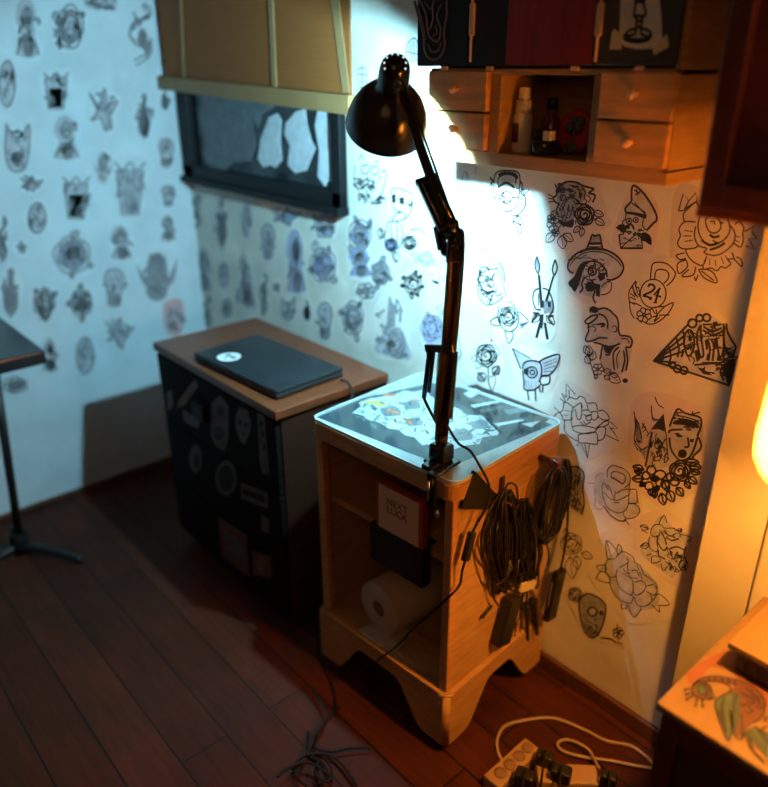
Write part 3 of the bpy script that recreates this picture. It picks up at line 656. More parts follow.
bank('castle_drawing', 'burning tower and screaming woman drawing above dark flowers', (620, 395, 6.84), [
 "L215,250 315,250 330,240 370,140 550,155 555,340 480,440 330,490 175,490", "F300,125 210,237 260,232 317,252", "TS220,250 175,490", "S315,250 330,440", "G95,110 112,180 130,200 150,270 150,330 110,300", "G215,70 228,150 270,165 240,180 218,170", "G115,310 150,370 185,350 175,440 150,400", "95,110 110,200 100,310 150,370 190,350", "100,150 130,200 150,300", "215,70 225,160 270,170", "150,190 200,270", "240,10 260,60 300,90",
 "G225,260 310,260 320,420 290,470 200,480", "T340,215 370,140 400,95 450,125 550,155 550,230 530,275", "370,180 450,165 520,195 530,230", "380,140 450,150 540,180", "F370,180 440,160 520,185 540,225 440,205 370,200", "T335,260 350,240 430,235", "F370,260 400,258 435,285 400,290", "F480,300 510,300 500,325 480,320", "T465,290 470,350 440,355", "F405,380 440,372 460,400 440,430 400,420", "T340,290 350,370 400,440 440,445 480,420 510,360 530,290", "T530,275 555,330 550,370 510,410 490,440 475,430",
 "G480,290 525,290 500,400 470,430", "T240,330 270,320 290,350 260,370", "R230,430 270,420 300,440"] + circ(265, 340, 26, 30) + scrib(215, 260, 320, 480, 16, '', 8)
 + leaf(165, 510, 90, 490, .3, 'T') + leaf(165, 570, 85, 575, .3, 'T') + leaf(175, 600, 135, 622, .3, 'T') + circ(215, 515, 30, fl='T') + circ(180, 550, 26, fl='T') + circ(275, 545, 38, 30, fl='T') + circ(310, 610, 28, fl='T') + circ(200, 622, 28, fl='T') + [("F", ell(240, 572, 34, 24)), ("F", ell(250, 640, 26, 22))] + rose(410, 520, 70, 'T', 1, 2)
 + leaf(470, 480, 555, 495, .3, 'T') + leaf(480, 520, 548, 532, .3, 'T') + leaf(465, 560, 527, 605, .3, 'T') + leaf(445, 590, 480, 638, .3, 'T') + leaf(390, 630, 430, 690, .35, 'T') + leaf(330, 650, 365, 728, .35, 'T') + leaf(285, 670, 300, 750, .35, 'T') + leaf(245, 650, 235, 705, .3, 'T') + circ(375, 590, 30, fl='T') + leaf(440, 460, 540, 460, .25, 'T') + leaf(200, 640, 220, 690, .3, 'T') + leaf(300, 580, 330, 660, .3, 'T') + leaf(150, 530, 100, 520, .3, 'T') + circ(345, 560, 26, fl='T') + circ(270, 600, 24, fl='T') + scrib(340, 120, 540, 230, 10, '', 35) + scrib(95, 150, 200, 360, 10, 't', 36), paper=2)
bank('kettlebell_drawing', 'shaded rose drawing with a kettlebell handle as its top petal', (580, 450, 8.75), [
 "L240,240 240,180 280,135 340,145 440,230 435,340 500,400 525,530 430,600 390,620 210,500 130,430 130,250 200,210", "240,240 240,180 280,135 340,145 400,175 440,230 435,290 390,330", "275,240 280,195 330,190 390,220 395,270 370,300", "T270,235 320,260 375,297", "205,280 195,340 210,430 250,510 320,545 380,540 420,490 430,400 435,290", "240,300 270,350 300,430 310,360", "210,370 260,420 310,440 360,430 430,390", "215,290 250,350", "320,380 370,350 430,340", "300,460 350,460", "435,345 490,345 500,400 500,460 430,465",
 "430,470 490,475 525,530 490,580 430,600 390,580 380,550", "T210,490 270,570 340,615 390,620 400,600", "S390,600 430,655", "s130,250 170,205 215,210", "s130,330 135,430 130,500 190,520 200,480", "s75,290 130,290", "G255,270 300,280 350,310 310,350 290,390 265,340"], paper=2, lw=.9)
bank('rose_drawing', 'reddish rose drawing blending into a dark tiger face, left of the pillar', (630, 505, 9.6), [
 "L205,230 300,100 430,225 590,310 550,500 460,640 410,700 330,640 210,560 100,440 190,305", "280,180 300,130 335,100 355,170", "205,230 240,190 300,190 330,220 430,225 480,280 480,310", "205,230 200,280 240,305 280,290 290,240", "190,305 180,370 200,420 250,450 270,420 260,360 270,300", "T270,300 265,350 290,400 330,435 360,400", "T300,260 340,330 350,380", "T330,240 370,290 420,300 430,320", "T350,300 400,340 470,320", "T275,430 275,480 340,520", "210,560 215,490 280,500 290,540 210,560",
 "G370,400 430,390 550,380 550,500 510,620 460,640 410,660 360,560", "T380,420 450,400 520,430", "F440,470 510,480 500,500 450,495", "F370,520 410,580 440,640 400,600", "F380,430 410,450 390,490", "T500,520 470,580 500,630", "T540,400 520,480 550,550", "480,280 590,310 550,350", "100,200 180,220", "110,240 170,270", "100,400 150,360", "160,480 210,470", "300,560 320,630 360,590"] + leaf(180, 230, 100, 200, .3) + leaf(190, 380, 100, 400, .3) + leaf(480, 260, 500, 230, .3) + scrib(370, 390, 550, 640, 18, '', 39) + scrib(270, 220, 470, 340, 6, 't', 40), paper=2, lw=.85, grow=.02)
bank('rose_drawing', 'big outlined rose drawing with leaves, lowest on the warm wall', (585, 530, 7.68), [
 "L240,150 290,165 385,250 550,400 560,580 430,620 370,660 240,510 160,320 110,310", "170,220 165,80 240,150 250,190", "S170,90 200,200", "245,150 260,110 285,150 260,190", "90,275 160,270 155,320 110,310 90,275", "85,375 120,320 180,340 190,400 150,400 85,375", "240,210 290,165 360,200 385,250", "235,220 180,225 160,260 160,320 190,360 240,355", "190,370 200,440 240,510 300,550 350,560 370,520 350,490", "250,300 240,360 270,440 330,490 365,490 370,400 350,370 290,330",
 "260,290 330,250 325,215", "330,250 330,310 350,360 410,370", "360,310 400,310 415,360", "385,250 430,280 450,340", "420,320 440,380", "385,400 440,390 470,430 440,480 390,500 375,470", "380,510 400,570 460,585 515,545 500,490 470,470", "480,430 530,420 555,470 530,500 490,480", "450,340 500,370 550,420 555,450", "525,540 570,490 650,570 560,580", "515,570 570,630 570,590", "330,570 375,670 430,610 430,590", "285,560 280,600 320,600 320,570", "290,290 320,330 350,330", "400,270 420,310"], paper=3, grow=.02)
bank('skull_drawing', 'brown shaded skull drawing with scroll near the floor by the cart', (555, 455, 3.94), [
 "G95,570 130,545 190,575 200,620 180,690 150,720 120,700 100,640", "T95,570 130,545 190,575 200,620 180,690 150,720 120,700 100,640 95,570", "110,655 135,690 165,705", "110,670 150,715", "115,645 150,665", "T180,720 220,725 240,740", "230,690 270,690", "245,665 250,735", "235,735 265,745"] + circ(148, 617, 18, fl='T') + [("F", ell(183, 622, 9, 9)), ("L", ell(148, 617, 12, 12))] + rose(80, 550, 28, '', 1, 4) + flower(250, 700, 22, 5) + scrib(105, 640, 170, 710, 10, '', 2), paper=3)
bank('skull_drawing', 'grey skull drawing half hidden behind the hanging cable coil', (555, 455, 3.94), [
 "G60,50 100,50 115,90 105,170 112,230 75,215 50,150", "T55,50 90,45 115,75 110,130 115,190 105,235", "65,70 85,80 75,110", "T60,150 85,180 75,215", "T90,170 100,200"] + circ(80, 95, 14) + circ(70, 190, 12) + scrib(55, 60, 110, 220, 14, '', 9), paper=2)
bank('rose_drawing', 'small leafy rose drawing behind the black pedal hanging on the cart', (555, 455, 3.94), rose(65, 350, 42, '', 1, 5) + leaf(105, 385, 148, 405, .3) + leaf(60, 400, 70, 485, .3) + leaf(85, 395, 90, 450, .3) + leaf(50, 320, 40, 290), paper=3)

# --- sharp drawings, cold lit part of the back wall
bank('kettlebell_drawing', 'blue-white kettlebell and rose drawing under the lower left drawers', (475, 160, 8.53), [
 "165,200 170,130 210,95 300,90 365,105 385,160 380,235 350,240", "200,215 200,160 250,125 320,130 350,160 345,200", "T200,130 250,110 340,120 365,160", "L210,180 250,140 320,145 340,190 270,195", "T195,235 270,195 340,240", "165,310 190,390 230,430 300,435 360,390 375,310", "165,215 165,310 220,330", "320,320 375,310 380,240", "385,180 405,210 395,280 430,320 430,390 380,460 320,475 300,440", "S410,250 465,250 420,300 405,240", "s165,215 120,230 125,310", "s90,370 110,330 170,320", "s90,380 110,430 190,410", "s180,440 200,530 250,550 320,500 300,440",
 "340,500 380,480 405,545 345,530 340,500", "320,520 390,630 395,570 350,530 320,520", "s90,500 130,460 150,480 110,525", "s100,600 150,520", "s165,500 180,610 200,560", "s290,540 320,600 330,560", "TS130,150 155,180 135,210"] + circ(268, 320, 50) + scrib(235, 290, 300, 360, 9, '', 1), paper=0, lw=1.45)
bank('skull_drawing', 'pale hooded skull drawing just right of the lamp arm elbow', (470, 240, 7.15), [
 "60,290 70,210 110,190 150,210 200,200", "60,300 65,400 120,465 200,440 240,400", "V200,150 245,210 250,300 200,270 180,210", "230,300 260,400", "75,350 120,370 170,360", "80,380 150,390", "S70,60 110,90", "s100,80 110,180", "200,150 240,200 250,300", "190,330 190,400 230,380", "120,400 150,440", "T80,350 130,375 180,365"] + circ(90, 280, 25) + circ(150, 310, 26) + scrib(65, 200, 190, 440, 14, '', 7), paper=0, lw=1.4)
bank('rose_drawing', 'cut-out blue rose drawing with curled paper edge above the cart', (470, 240, 7.15), rose(275, 545, 62, '', 1.1, 6) + ["215,460 280,440 330,490 350,560 330,630 270,655 215,600 200,540 215,460", "145,580 200,550 215,610 160,605 145,580", "350,510 420,580 360,610", "250,650 275,740 310,690 300,650", "G350,590 420,585 370,640"], paper=0, lw=1.35)
bank('brush_drawing', 'skull drawing crossed by two upright candle brushes', (470, 240, 7.15), ["T480,115 465,180 485,235 500,190 480,115", "G480,125 470,180 485,225 497,190", "TS490,240 505,440", "TS498,250 515,440", "T610,140 590,210 605,250 625,200 610,140", "TS602,250 540,440", "TS595,260 550,440", "T510,345 465,360 450,420 470,490 510,500", "T520,345 560,360 590,430 595,500 570,540", "G510,440 590,430 600,520 530,530", "F455,515 500,515 495,530 455,530", "T440,590 480,530 450,520", "T600,610 560,560 600,540", "TS500,590 470,700", "TS510,590 480,700", "TS540,590 560,710", "TS532,590 550,710", "F495,530 530,530 520,640 500,620", "490,380 490,470", "F500,440 530,430 530,480 505,490", "F555,440 580,440 580,480 560,480"] + leaf(500, 530, 445, 590, .3) + leaf(545, 540, 605, 600, .3), paper=0)
bank('rose_drawing', 'small bold black rose drawing just above the cart glass', (465, 330, 7.68), rose(165, 195, 78, 'T', 1.1, 7) + ["S90,260 85,300 130,280", "S230,210 275,180 240,120", "S45,220 90,180 80,250 45,220", "TS180,290 180,400 210,480", "G215,330 260,280 265,350 220,340", "190,360 240,360 210,480"] + [("G", [(90, 320), (130, 330), (155, 380), (100, 380)])] + leaf(110, 330, 150, 390, .5, 'T') + leaf(215, 340, 265, 280, .4, 'T') + [("TS", [(200, 90), (212, 70)])], paper=0)
bank('skull_drawing', 'winged cat-eared skull drawing above the cart right rear corner', (465, 330, 7.68), ["L440,300 460,250 520,235 580,255 590,330 570,400 530,460 455,455", "L570,245 620,215 725,190 700,290 640,350 590,350", "L365,140 510,220 440,300", "TS365,140 430,300", "S365,140 510,220", "T440,300 460,250 520,235 580,255 590,330 570,400", "T440,310 455,400 455,455 530,460 580,420", "F450,300 488,285 490,350 455,340", "T570,245 620,215 725,190 700,290 640,350 590,350", "t600,260 710,215", "t605,280 705,240", "t605,300 695,275", "t605,320 670,315", "T575,380 600,350 650,355 645,410 590,420 575,380", "TS480,460 490,540", "TS540,450 545,545", "TS570,430 580,480", "TS600,420 595,480", "t470,380 475,450", "t490,385 495,455", "t510,390 512,455", "G455,380 530,400 530,455 458,450"] + circ(515, 325, 40, 42, fl='T') + circ(518, 325, 18, fl='T'), paper=0)
bank('figure_drawing', 'skull in dark glasses drawing with rose arms, left of the lamp arm', (345, 145, 6.56), ["F305,325 335,320 335,380 310,380", "F355,345 390,340 390,395 360,385", "T410,375 430,400 440,370", "300,320 310,290 340,282 400,300 440,330 440,420 400,480 340,500", "280,510 330,500 360,520", "310,500 330,460 380,440 400,480", "280,520 260,640 300,700 340,770", "370,520 380,600 350,690", "B265,640 300,610 350,640 340,690 290,690", "230,540 250,600 220,620", "430,560 490,550 530,590", "300,530 310,620", "340,530 345,630", "320,400 335,430 380,440"] + rose(305, 655, 42, '', 1, 8) + rose(425, 640, 45, '', 1, 9) + leaf(330, 700, 340, 770) + leaf(250, 610, 225, 545), paper=0, lw=1.5)
bank('skull_drawing', 'pale square-eyed crowned skull drawing directly below the lamp shade', (345, 145, 6.56), ["110,140 150,130 155,180 115,185 110,140", "175,145 215,140 215,190 180,190 175,145", "70,130 60,230 90,300 90,370", "240,180 270,170 270,220 240,320 170,390", "90,240 140,230 200,240", "90,100 110,60 125,105", "200,105 225,110", "90,370 120,340 130,385 160,340 175,390"] + scrib(70, 210, 250, 370, 26, '', 10), paper=0, lw=1.5)
bank('rose_drawing', 'small dark cyan rose drawing alone on the brightest wall patch', (345, 240, 5.25), rose(358, 232, 46, 'T', 1.15, 12, 7), paper=0)
bank('rose_drawing', 'blue-grey rose drawing hidden behind the lamp lower arm', (345, 240, 5.25), ["V405,440 440,390 500,410 520,470 500,560 440,560 410,510", "485,345 525,400", "S480,350 500,400 530,350", "590,480 610,600 580,650", "S580,560 615,600 585,620"] + rose(455, 460, 58, '', 1.2, 13) + leaf(440, 400, 430, 375), paper=0)
bank('flower_drawing', 'tiny hatched flower drawing left of the lamp elbow', (345, 240, 5.25), rose(430, 97, 36, '', 1.1, 14) + leaf(395, 90, 350, 75, .3) + leaf(400, 105, 365, 115, .3) + leaf(460, 110, 485, 130), paper=0, soft=True)
bank('ring_drawing', 'faint round ring drawing tucked behind the lamp elbow', (345, 240, 5.25), circ(530, 165, 40, 52) + circ(530, 165, 26, 36) + ["500,130 515,60 545,50 560,100", "F450,205 490,215 500,235 470,228", "430,180 460,190 470,170"], paper=0, soft=True)
bank('butterfly_drawing', 'small blue striped drawing left of the black painted cabinet door', (340, 0, 3.49), ["V235,150 260,132 275,160 272,205 245,215 230,190", "235,150 260,132 275,160 272,205 245,215 230,190 235,150", "245,150 250,205", "255,145 262,205", "230,180 275,190"], paper=0)
bank('mask_drawing', 'small dark striped drawing between blind and lamp head', (340, 0, 3.49), ["T60,240 95,235", "T60,258 95,262", "60,285 98,290", "T65,305 95,310", "60,325 90,328", "TS78,225 78,330", "S62,235 62,325", "S94,240 94,320"], paper=0, soft=True)
bank('rose_drawing', 'faint pale rose drawing in the glare left of the wall cabinet', (340, 0, 3.49), rose(262, 260, 40, 't', 1.3, 15) + scrib(235, 300, 300, 370, 8, 't', 12), paper=0, soft=True)
bank('heart_drawing', 'faint sketch in the glare right of the lamp upper arm', (340, 0, 3.49), ["430,605 440,600 450,620 435,640", "425,690 450,700 480,680", "430,610 425,635"] + scrib(420, 600, 470, 700, 5, 't', 15), paper=0, soft=True)

# --- soft, out-of-focus drawings: motif in unit space, placed by centre and half size
def motif(kind, sd):
    rn = random.Random(sd); o = []
    if kind == 'rose':
        o = [("G", ell(0, 0, .62, .62, 10)), ("L", ell(.05, -.05, .3, .3, 9))]+rose(0, 0, .76, 'T', 1, sd, 3)
    elif kind == 'skull':
        o = [("L", [(-.7, -.5), (-.4, -.95), (.4, -.95), (.75, -.4), (.5, .3), (.4, .9), (-.35, .9), (-.45, .3)]), ("T", [(-.7, -.5), (-.4, -.95), (.4, -.95), (.75, -.4), (.5, .3), (.4, .9), (-.35, .9), (-.45, .3), (-.7, -.5)]),
             ("F", ell(-.3, -.25, .2, .22)), ("F", ell(.3, -.22, .19, .22)), ("F", [(-.05, .1), (.08, .1), (.02, .28)]), ("T", [(-.35, .5), (.4, .5)]), ("T", [(-.35, .7), (.4, .7)]), ("TS", [(-.15, .45), (-.15, .85)]), ("TS", [(.15, .45), (.15, .85)])]
    elif kind == 'dagger':
        o = [("G", [(-.3, -.2), (.3, -.2), (.25, .4), (0, 1), (-.25, .4)]), ("TS", [(0, -1), (0, .9)]), ("F", [(-.7, -.35), (.7, -.35), (.6, -.15), (-.6, -.15)]), ("F", ell(0, -.8, .3, .2))]+rose(0, .25, .55, 'T', 1, sd)
    elif kind == 'urn':
        o = [("L", [(-.8, -.7), (.8, -.7), (.5, .9), (-.5, .9)]), ("TS", [(-.8, -.7), (-.5, .9), (.5, .9), (.8, -.7), (-.8, -.7)]), ("G", [(-.5, -.2), (.5, -.2), (.4, .8), (-.4, .8)]), ("T", [(-.9, -1), (-.4, -.7), (0, -1), (.4, -.7), (.9, -1)])]
    elif kind == 'bird':
        o = [("G", [(-.9, -.6), (-.3, -.1), (.1, -.8), (.3, -.1), (1, -.3), (.4, .4), (.2, .95), (-.2, .4), (-.8, .5), (-.4, .1)]), ("T", [(-.9, -.6), (-.3, -.1), (.1, -.8), (.3, -.1), (1, -.3), (.4, .4), (.2, .95), (-.2, .4), (-.8, .5), (-.4, .1)]), ("T", [(-.3, -.1), (.2, .2), (.4, .4)]), ("F", ell(.1, 0, .15, .15))]
    elif kind == 'lady':
        o = [("G", [(-.5, -.9), (.1, -1), (.6, -.5), (.5, .2), (.8, .9), (-.7, .9), (-.4, .2), (-.8, -.3)]), ("L", ell(0, -.35, .3, .34)), ("T", ell(0, -.35, .32, .36)), ("F", [(-.5, -.8), (.1, -.95), (.5, -.6), (.1, -.7), (-.4, -.4)]), ("T", [(-.7, .9), (-.3, .3), (.3, .3), (.8, .9)])]+rose(.1, .6, .35, 'T', 1, sd)
    elif kind == 'cat':
        o = [("L", [(-.6, -.9), (-.2, -.5), (.3, -.5), (.7, -1), (.7, .1), (.4, .9), (-.4, .9), (-.7, .1)]), ("T", [(-.6, -.9), (-.2, -.5), (.3, -.5), (.7, -1), (.7, .1), (.4, .9), (-.4, .9), (-.7, .1), (-.6, -.9)]), ("F", ell(-.3, 0, .16, .12)), ("F", ell(.3, 0, .16, .12)), ("G", ell(0, .45, .35, .3)), ("T", [(-.3, .5), (0, .35), (.3, .5)])]
    elif kind == 'owl':
        o = [("G", [(-.45, -.6), (0, -.95), (.45, -.6), (.5, .7), (0, 1), (-.5, .7)]), ("G", [(-.5, .2), (-1, -.5), (-.8, .1), (-.45, .6)]), ("G", [(.5, .2), (1, -.8), (.85, .1), (.45, .6)]), ("F", [(-.35, -.75), (0, -.9), (.35, -.75), (.3, -.5), (-.3, -.5)]), ("T", [(-.3, .1), (0, .3), (.3, .1)]), ("F", ell(0, .55, .28, .25)), ("T", ell(0, -.2, .3, .3))]
    elif kind == 'tower':
        o = [("F", [(-.15, -1), (.2, -.5), (.15, .1), (-.3, .1)]), ("G", [(-.3, .1), (.15, 0), (.7, .4), (1, 1), (-.9, .75), (-.6, .3)])]+rose(.25, .5, .45, 'T', 1, sd)+scrib(-.7, .2, .8, .9, 10, 'T', sd)
    elif kind == 'face':
        o = [("L", ell(0, 0, .75, .92)), ("T", ell(0, 0, .78, .95)), ("F", [(-.7, -.4), (-.3, -.95), (.4, -.95), (.75, -.4), (.3, -.6), (-.3, -.6)]), ("F", ell(-.3, -.1, .16, .1)), ("F", ell(.3, -.1, .16, .1)), ("T", [(0, -.1), (.08, .25), (-.05, .3)]), ("F", [(-.3, .5), (.3, .5), (.1, .68), (-.1, .68)])]
    elif kind == 'snake':
        o = [("T", [(.2, -1), (.7, -.7), (-.5, -.3), (-.7, .1), (.6, .3), (.5, .7), (-.4, .95)]), ("T", [(.05, -.95), (.5, -.65), (-.65, -.3), (-.5, .25), (.7, .45), (.3, .6), (-.5, .8)]), ("G", [(.0, -1), (.4, -1), (.5, -.7), (.1, -.75)])]+rose(.1, .1, .3, '', 1, sd)
    elif kind == 'star':
        o = [("G", [((1 if k % 2 == 0 else .45)*math.cos(k*PI/5-PI/2), (1 if k % 2 == 0 else .45)*math.sin(k*PI/5-PI/2)) for k in range(10)])]+circ(0, 0, .3, fl='T')
    elif kind == 'patch':
        o = [("G", [(-.8, -.9), (.7, -1), (.95, .1), (.6, .95), (-.6, .9), (-1, 0)])]+scrib(-.8, -.8, .8, .8, 12, 'T', sd)
    else:
        o = flower(0, 0, .9, 6, 'T', sd)+[("G", ell(0, 0, .6, .6))]
    return o
def soft(plane, kind, cx, cy, hx, hy, label, col='G', paper=0, sd=0, lw=1.5):
    st = []
    rs = random.Random(sd*7+3); mo = motif(kind, sd or int(cx+cy))
    for q in range(9):
        a = rs.random()*2*PI; r0 = .75*math.sqrt(rs.random()); u, v = r0*math.cos(a), r0*math.sin(a)
        mo.append(('T', [(u, v)]+[(u+(rs.random()-.5)*.55, v+(rs.random()-.5)*.55) for _ in range(3)]))
    for e in mo:
        fl, pp = parse(e); dark = 'F' in fl; fl = fl.replace('G', 'L' if col == 'L' else col)
        if dark: fl = fl.replace('F', 'G')
        elif col == 'F': fl = fl.replace('F', 'G')
        elif col == 'G': fl = fl.replace('G', 'G' if sd % 3 == 0 else 'L')
        if fl.strip('TtS') == '' and len(pp) > 8 and 'T' in fl: fl += 'C'
        st.append((fl, [(cx+x*hx, cy+y*hy) for x, y in pp]))
    return drawing(kind+'_drawing' if kind not in ('patch', 'star') else 'flash_drawing', label, plane, 0, 0, 1, st, paper=paper, lw=lw, soft=True, grow=.012)

LW = [  # left wall: kind, centre, half size (px of the photograph), wash, label
 ('lady', 27, 28, 15, 30, 'G', 'tall grey figure drawing at top left corner of left wall'),
 ('rose', 70, 27, 17, 29, 'F', 'darkest round rose drawing at the top of the left wall'),
 ('patch', 101, 2, 17, 8, 'L', 'pale drawing cut by the photo top edge on left wall'),
 ('snake', 141, 35, 15, 32, 'G', 'tall twisting drawing at top right of left wall beside the blind'),
 ('face', 7, 84, 10, 24, 'G', 'round-faced drawing at left photo edge below the tall grey figure'),
 ('urn', 56, 92, 14, 19, 'L', 'pale urn drawing under the darkest rose on left wall'),
 ('bird', 103, 108, 15, 25, 'L', 'pale upright bird drawing in middle of left wall upper half'),
 ('dagger', 144, 117, 10, 24, 'L', 'pale dagger drawing left of the blind batten end'),
 ('cat', 17, 148, 17, 24, 'L', 'cat-eared drawing at left photo edge on left wall, second row'),
 ('lady', 66, 138, 16, 22, 'L', 'pale woman drawing below the urn drawing'),
 ('owl', 103, 167, 11, 16, 'L', 'small pale owl drawing left of the blue-violet drawing'),
 ('dagger', 165, 100, 6, 11, 'L', 'tiny pale dagger drawing under the blind batten end'),
 ('skull', 166, 153, 10, 14, 'L', 'small pale skull drawing left of the window lower corner'),
 ('bird', 31, 183, 12, 9, 'L', 'small wide bird drawing on left wall left half'),
 ('urn', 76, 199, 15, 22, 'L', 'pale pot drawing left of the blue-violet drawing, lower one'),
 ('urn', 130, 190, 17, 28, 'B', 'blue-violet coloured vase drawing on left wall'),
 ('face', 37, 218, 11, 16, 'L', 'round-headed drawing above the small dark spot on left wall'),
 ('star', 22, 248, 7, 7, 'F', 'small dark star drawing on left wall'),
 ('lady', 121, 243, 13, 17, 'G', 'grey figure drawing just below the blue-violet vase'),
 ('skull', 168, 196, 9, 10, 'L', 'tiny skull drawing by room corner, upper of two'),
 ('lady', 168, 228, 9, 13, 'L', 'tiny brown-grey drawing by room corner, lower of two'),
 ('snake', 3, 240, 5, 24, 'L', 'narrow drawing cut by left photo edge at mid height'),
 ('rose', 72, 255, 24, 24, 'V', 'large spread violet-grey rose drawing on left wall'),
 ('owl', 157, 276, 21, 25, 'G', 'owl drawing with two raised wings near room corner'),
 ('skull', 114, 288, 14, 19, 'G', 'grey skull drawing left of the raised-wing owl'),
 ('rose', 81, 303, 14, 18, 'G', 'dark round rose drawing below the violet-grey rose'),
 ('rose', 44, 303, 14, 18, 'G', 'grey rose drawing right above the black tray stand'),
 ('dagger', 11, 294, 12, 26, 'L', 'slanting dagger drawing above the black tray at left edge'),
 ('bird', 119, 332, 15, 18, 'L', 'faint bird drawing left of the sticker cabinet top corner'),
 ('patch', 174, 318, 11, 18, 'P', 'faint pink drawing at room corner above the cabinet'),
 ('face', 85, 356, 11, 19, 'G', 'lowest round face drawing on left wall'),
 ('lady', 50, 355, 9, 17, 'G', 'grey drawing beside the black tray right corner'),
 ('flower', 15, 385, 14, 9, 'L', 'faint flower drawing just below the black tray'),
]
for i, (k, x, y, a, b, c, lab) in enumerate(LW): soft('L', k, x, y, a, b, lab, c, 0, i+1)
BW = [
 ('snake', 196, 212, 7, 18, 'G', 'dim grey drawing nearest the room corner under the window'),
 ('dagger', 222, 224, 8, 27, 'F', 'tall dark dagger drawing under the window left part'),
 ('owl', 246, 218, 7, 20, 'G', 'narrow owl drawing under the window, third from the corner'),
 ('bird', 286, 216, 16, 10, 'B', 'wide blue bird drawing directly under the window middle'),
 ('urn', 325, 226, 14, 12, 'V', 'violet pot drawing under the window right end'),
 ('skull', 268, 242, 9, 17, 'G', 'grey skull drawing left of the tall violet figure'),
 ('lady', 204, 270, 9, 22, 'G', 'grey woman drawing at room corner above the cabinet'),
 ('face', 224, 275, 6, 12, 'G', 'small dark face drawing right of the corner woman drawing'),
 ('tower', 245, 280, 10, 28, 'G', 'tall dark tower drawing above cabinet left half'),
 ('lady', 296, 262, 12, 32, 'V', 'tall violet figure drawing above the closed laptop'),
 ('rose', 323, 265, 17, 22, 'B', 'big blue rose drawing above the closed laptop right end'),
 ('star', 277, 287, 5, 7, 'G', 'tiny star drawing beside the tall violet figure'),
 ('snake', 264, 295, 5, 22, 'G', 'thin wavy drawing right of the tall dark tower'),
 ('cat', 288, 308, 10, 11, 'G', 'small cat drawing low above the laptop'),
 ('dagger', 307, 311, 5, 11, 'V', 'small violet dagger drawing right of the small cat'),
 ('skull', 325, 321, 10, 18, 'V', 'violet skull drawing low above the cabinet right end'),
 ('rose', 353, 318, 14, 22, 'G', 'grey rose drawing above the cabinet top right corner'),
 ('rose', 360, 235, 15, 20, 'B', 'soft blue rose drawing right of the window lower corner'),
 ('lady', 360, 262, 14, 15, 'B', 'soft blue figure drawing below the soft blue rose'),
 ('rose', 381, 273, 12, 15, 'L', 'pale rose drawing beside the small cyan rose'),
 ('flower', 366, 291, 11, 9, 'L', 'pale flower drawing left of the dark spired tower'),
 ('tower', 392, 327, 19, 33, 'G', 'dark spired tower drawing with roses behind the cart'),
 ('snake', 207, 312, 6, 16, 'G', 'thin dark drawing touching the cabinet top at room corner'),
 ('flower', 227, 308, 6, 10, 'L', 'faint small flower drawing low by the room corner'),
]
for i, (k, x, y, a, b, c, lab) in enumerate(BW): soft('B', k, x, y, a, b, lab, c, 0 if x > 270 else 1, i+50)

# taped candlestick drawing on the charcoal cabinet door
cd = drawing('candlestick_drawing', 'candlestick drawing taped to the charcoal wall cabinet door', dy-.001, 568, 0, 3.84, [
 "T250,-60 260,0 255,60 265,70 260,130", "T310,-60 290,0 300,55 285,70 280,130", "T262,2 292,2", "T255,62 298,60", "T265,80 290,80", "T260,100 285,105", "F255,0 300,-6 298,14 258,14", "T215,140 235,118 262,110", "T282,110 312,118 322,138", "T215,140 225,155 265,162 305,155 322,138", "T230,138 262,130", "T280,132 305,138", "T222,130 240,150 300,148 315,130"],
 paper=3, outline="205,-60 345,-60 358,60 362,160 330,185 270,190 215,178 195,150 200,60", group=None)
for pl, lab in (("160,190 170,120 180,112 210,135 205,190", 1), ("325,190 380,130 388,180 330,212", 2)):
    bm = nb(); P = [PY(568+x/3.84, y/3.84, dy-.0035) for x, y in pts(pl)]
    prism(bm, [(p.x, p.z) for p in P], .0006, 0, Matrix(((1, 0, 0, 0), (0, 0, 1, dy-.0042), (0, 1, 0, 0), (0, 0, 0, 1))))
    obj('tape_strip', bm, M['tape'], cd)
# ------------------------------------------------------------------ rolling cart
hx, hy = .236, .211
CT = Matrix.Translation((-1.158, 1.19, 0)) @ Matrix.Rotation(math.radians(4), 4, 'Z')
CI = CT.inverted()
def PP(x, y, p, n):
    r = ray(x, y); p = Vector(p); n = Vector(n); return CAM + r*((p-CAM).dot(n)/r.dot(n))
def cfront(x, y, ly=0): return PP(x, y, CT @ Vector((0, ly, 0)), CT.to_3x3() @ Vector((0, 1, 0)))       # pixel on cart-local plane y = ly
def cside(x, y, lx): return PP(x, y, CT @ Vector((lx, 0, 0)), CT.to_3x3() @ Vector((1, 0, 0)))
def rrect(x0, x1, y0, y1, r, n=5):
    o = []
    for cx_, cy_, a in ((x1-r, y1-r, 0), (x0+r, y1-r, PI/2), (x0+r, y0+r, PI), (x1-r, y0+r, 1.5*PI)):
        for k in range(n+1): t = a+PI/2*k/n; o.append((cx_+r*math.cos(t), cy_+r*math.sin(t)))
    return o
def slab(bm, poly, z0, z1, bev=.004, mi=0, T=None):
    t = bmesh.new()
    a = [t.verts.new((x, y, z0)) for x, y in poly]; b = [t.verts.new((x, y, z1)) for x, y in poly]; n = len(poly)
    fa = t.faces.new(a[::-1]); fb = t.faces.new(b); fs = [t.faces.new((a[i], a[(i+1) % n], b[(i+1) % n], b[i])) for i in range(n)]
    if bev: bmesh.ops.bevel(t, geom=list(fa.edges)+list(fb.edges), offset=bev, segments=3, affect='EDGES')
    for f in t.faces: f.material_index = mi
    if T is not None: bmesh.ops.transform(t, matrix=T, verts=t.verts)
    join(bm, t)
cart = thing('rolling_cart', 'pine rolling cart with glass-covered top, open front and flared feet', 'cart', (-1.158, 1.19, 0), math.radians(4))
TZ = .787
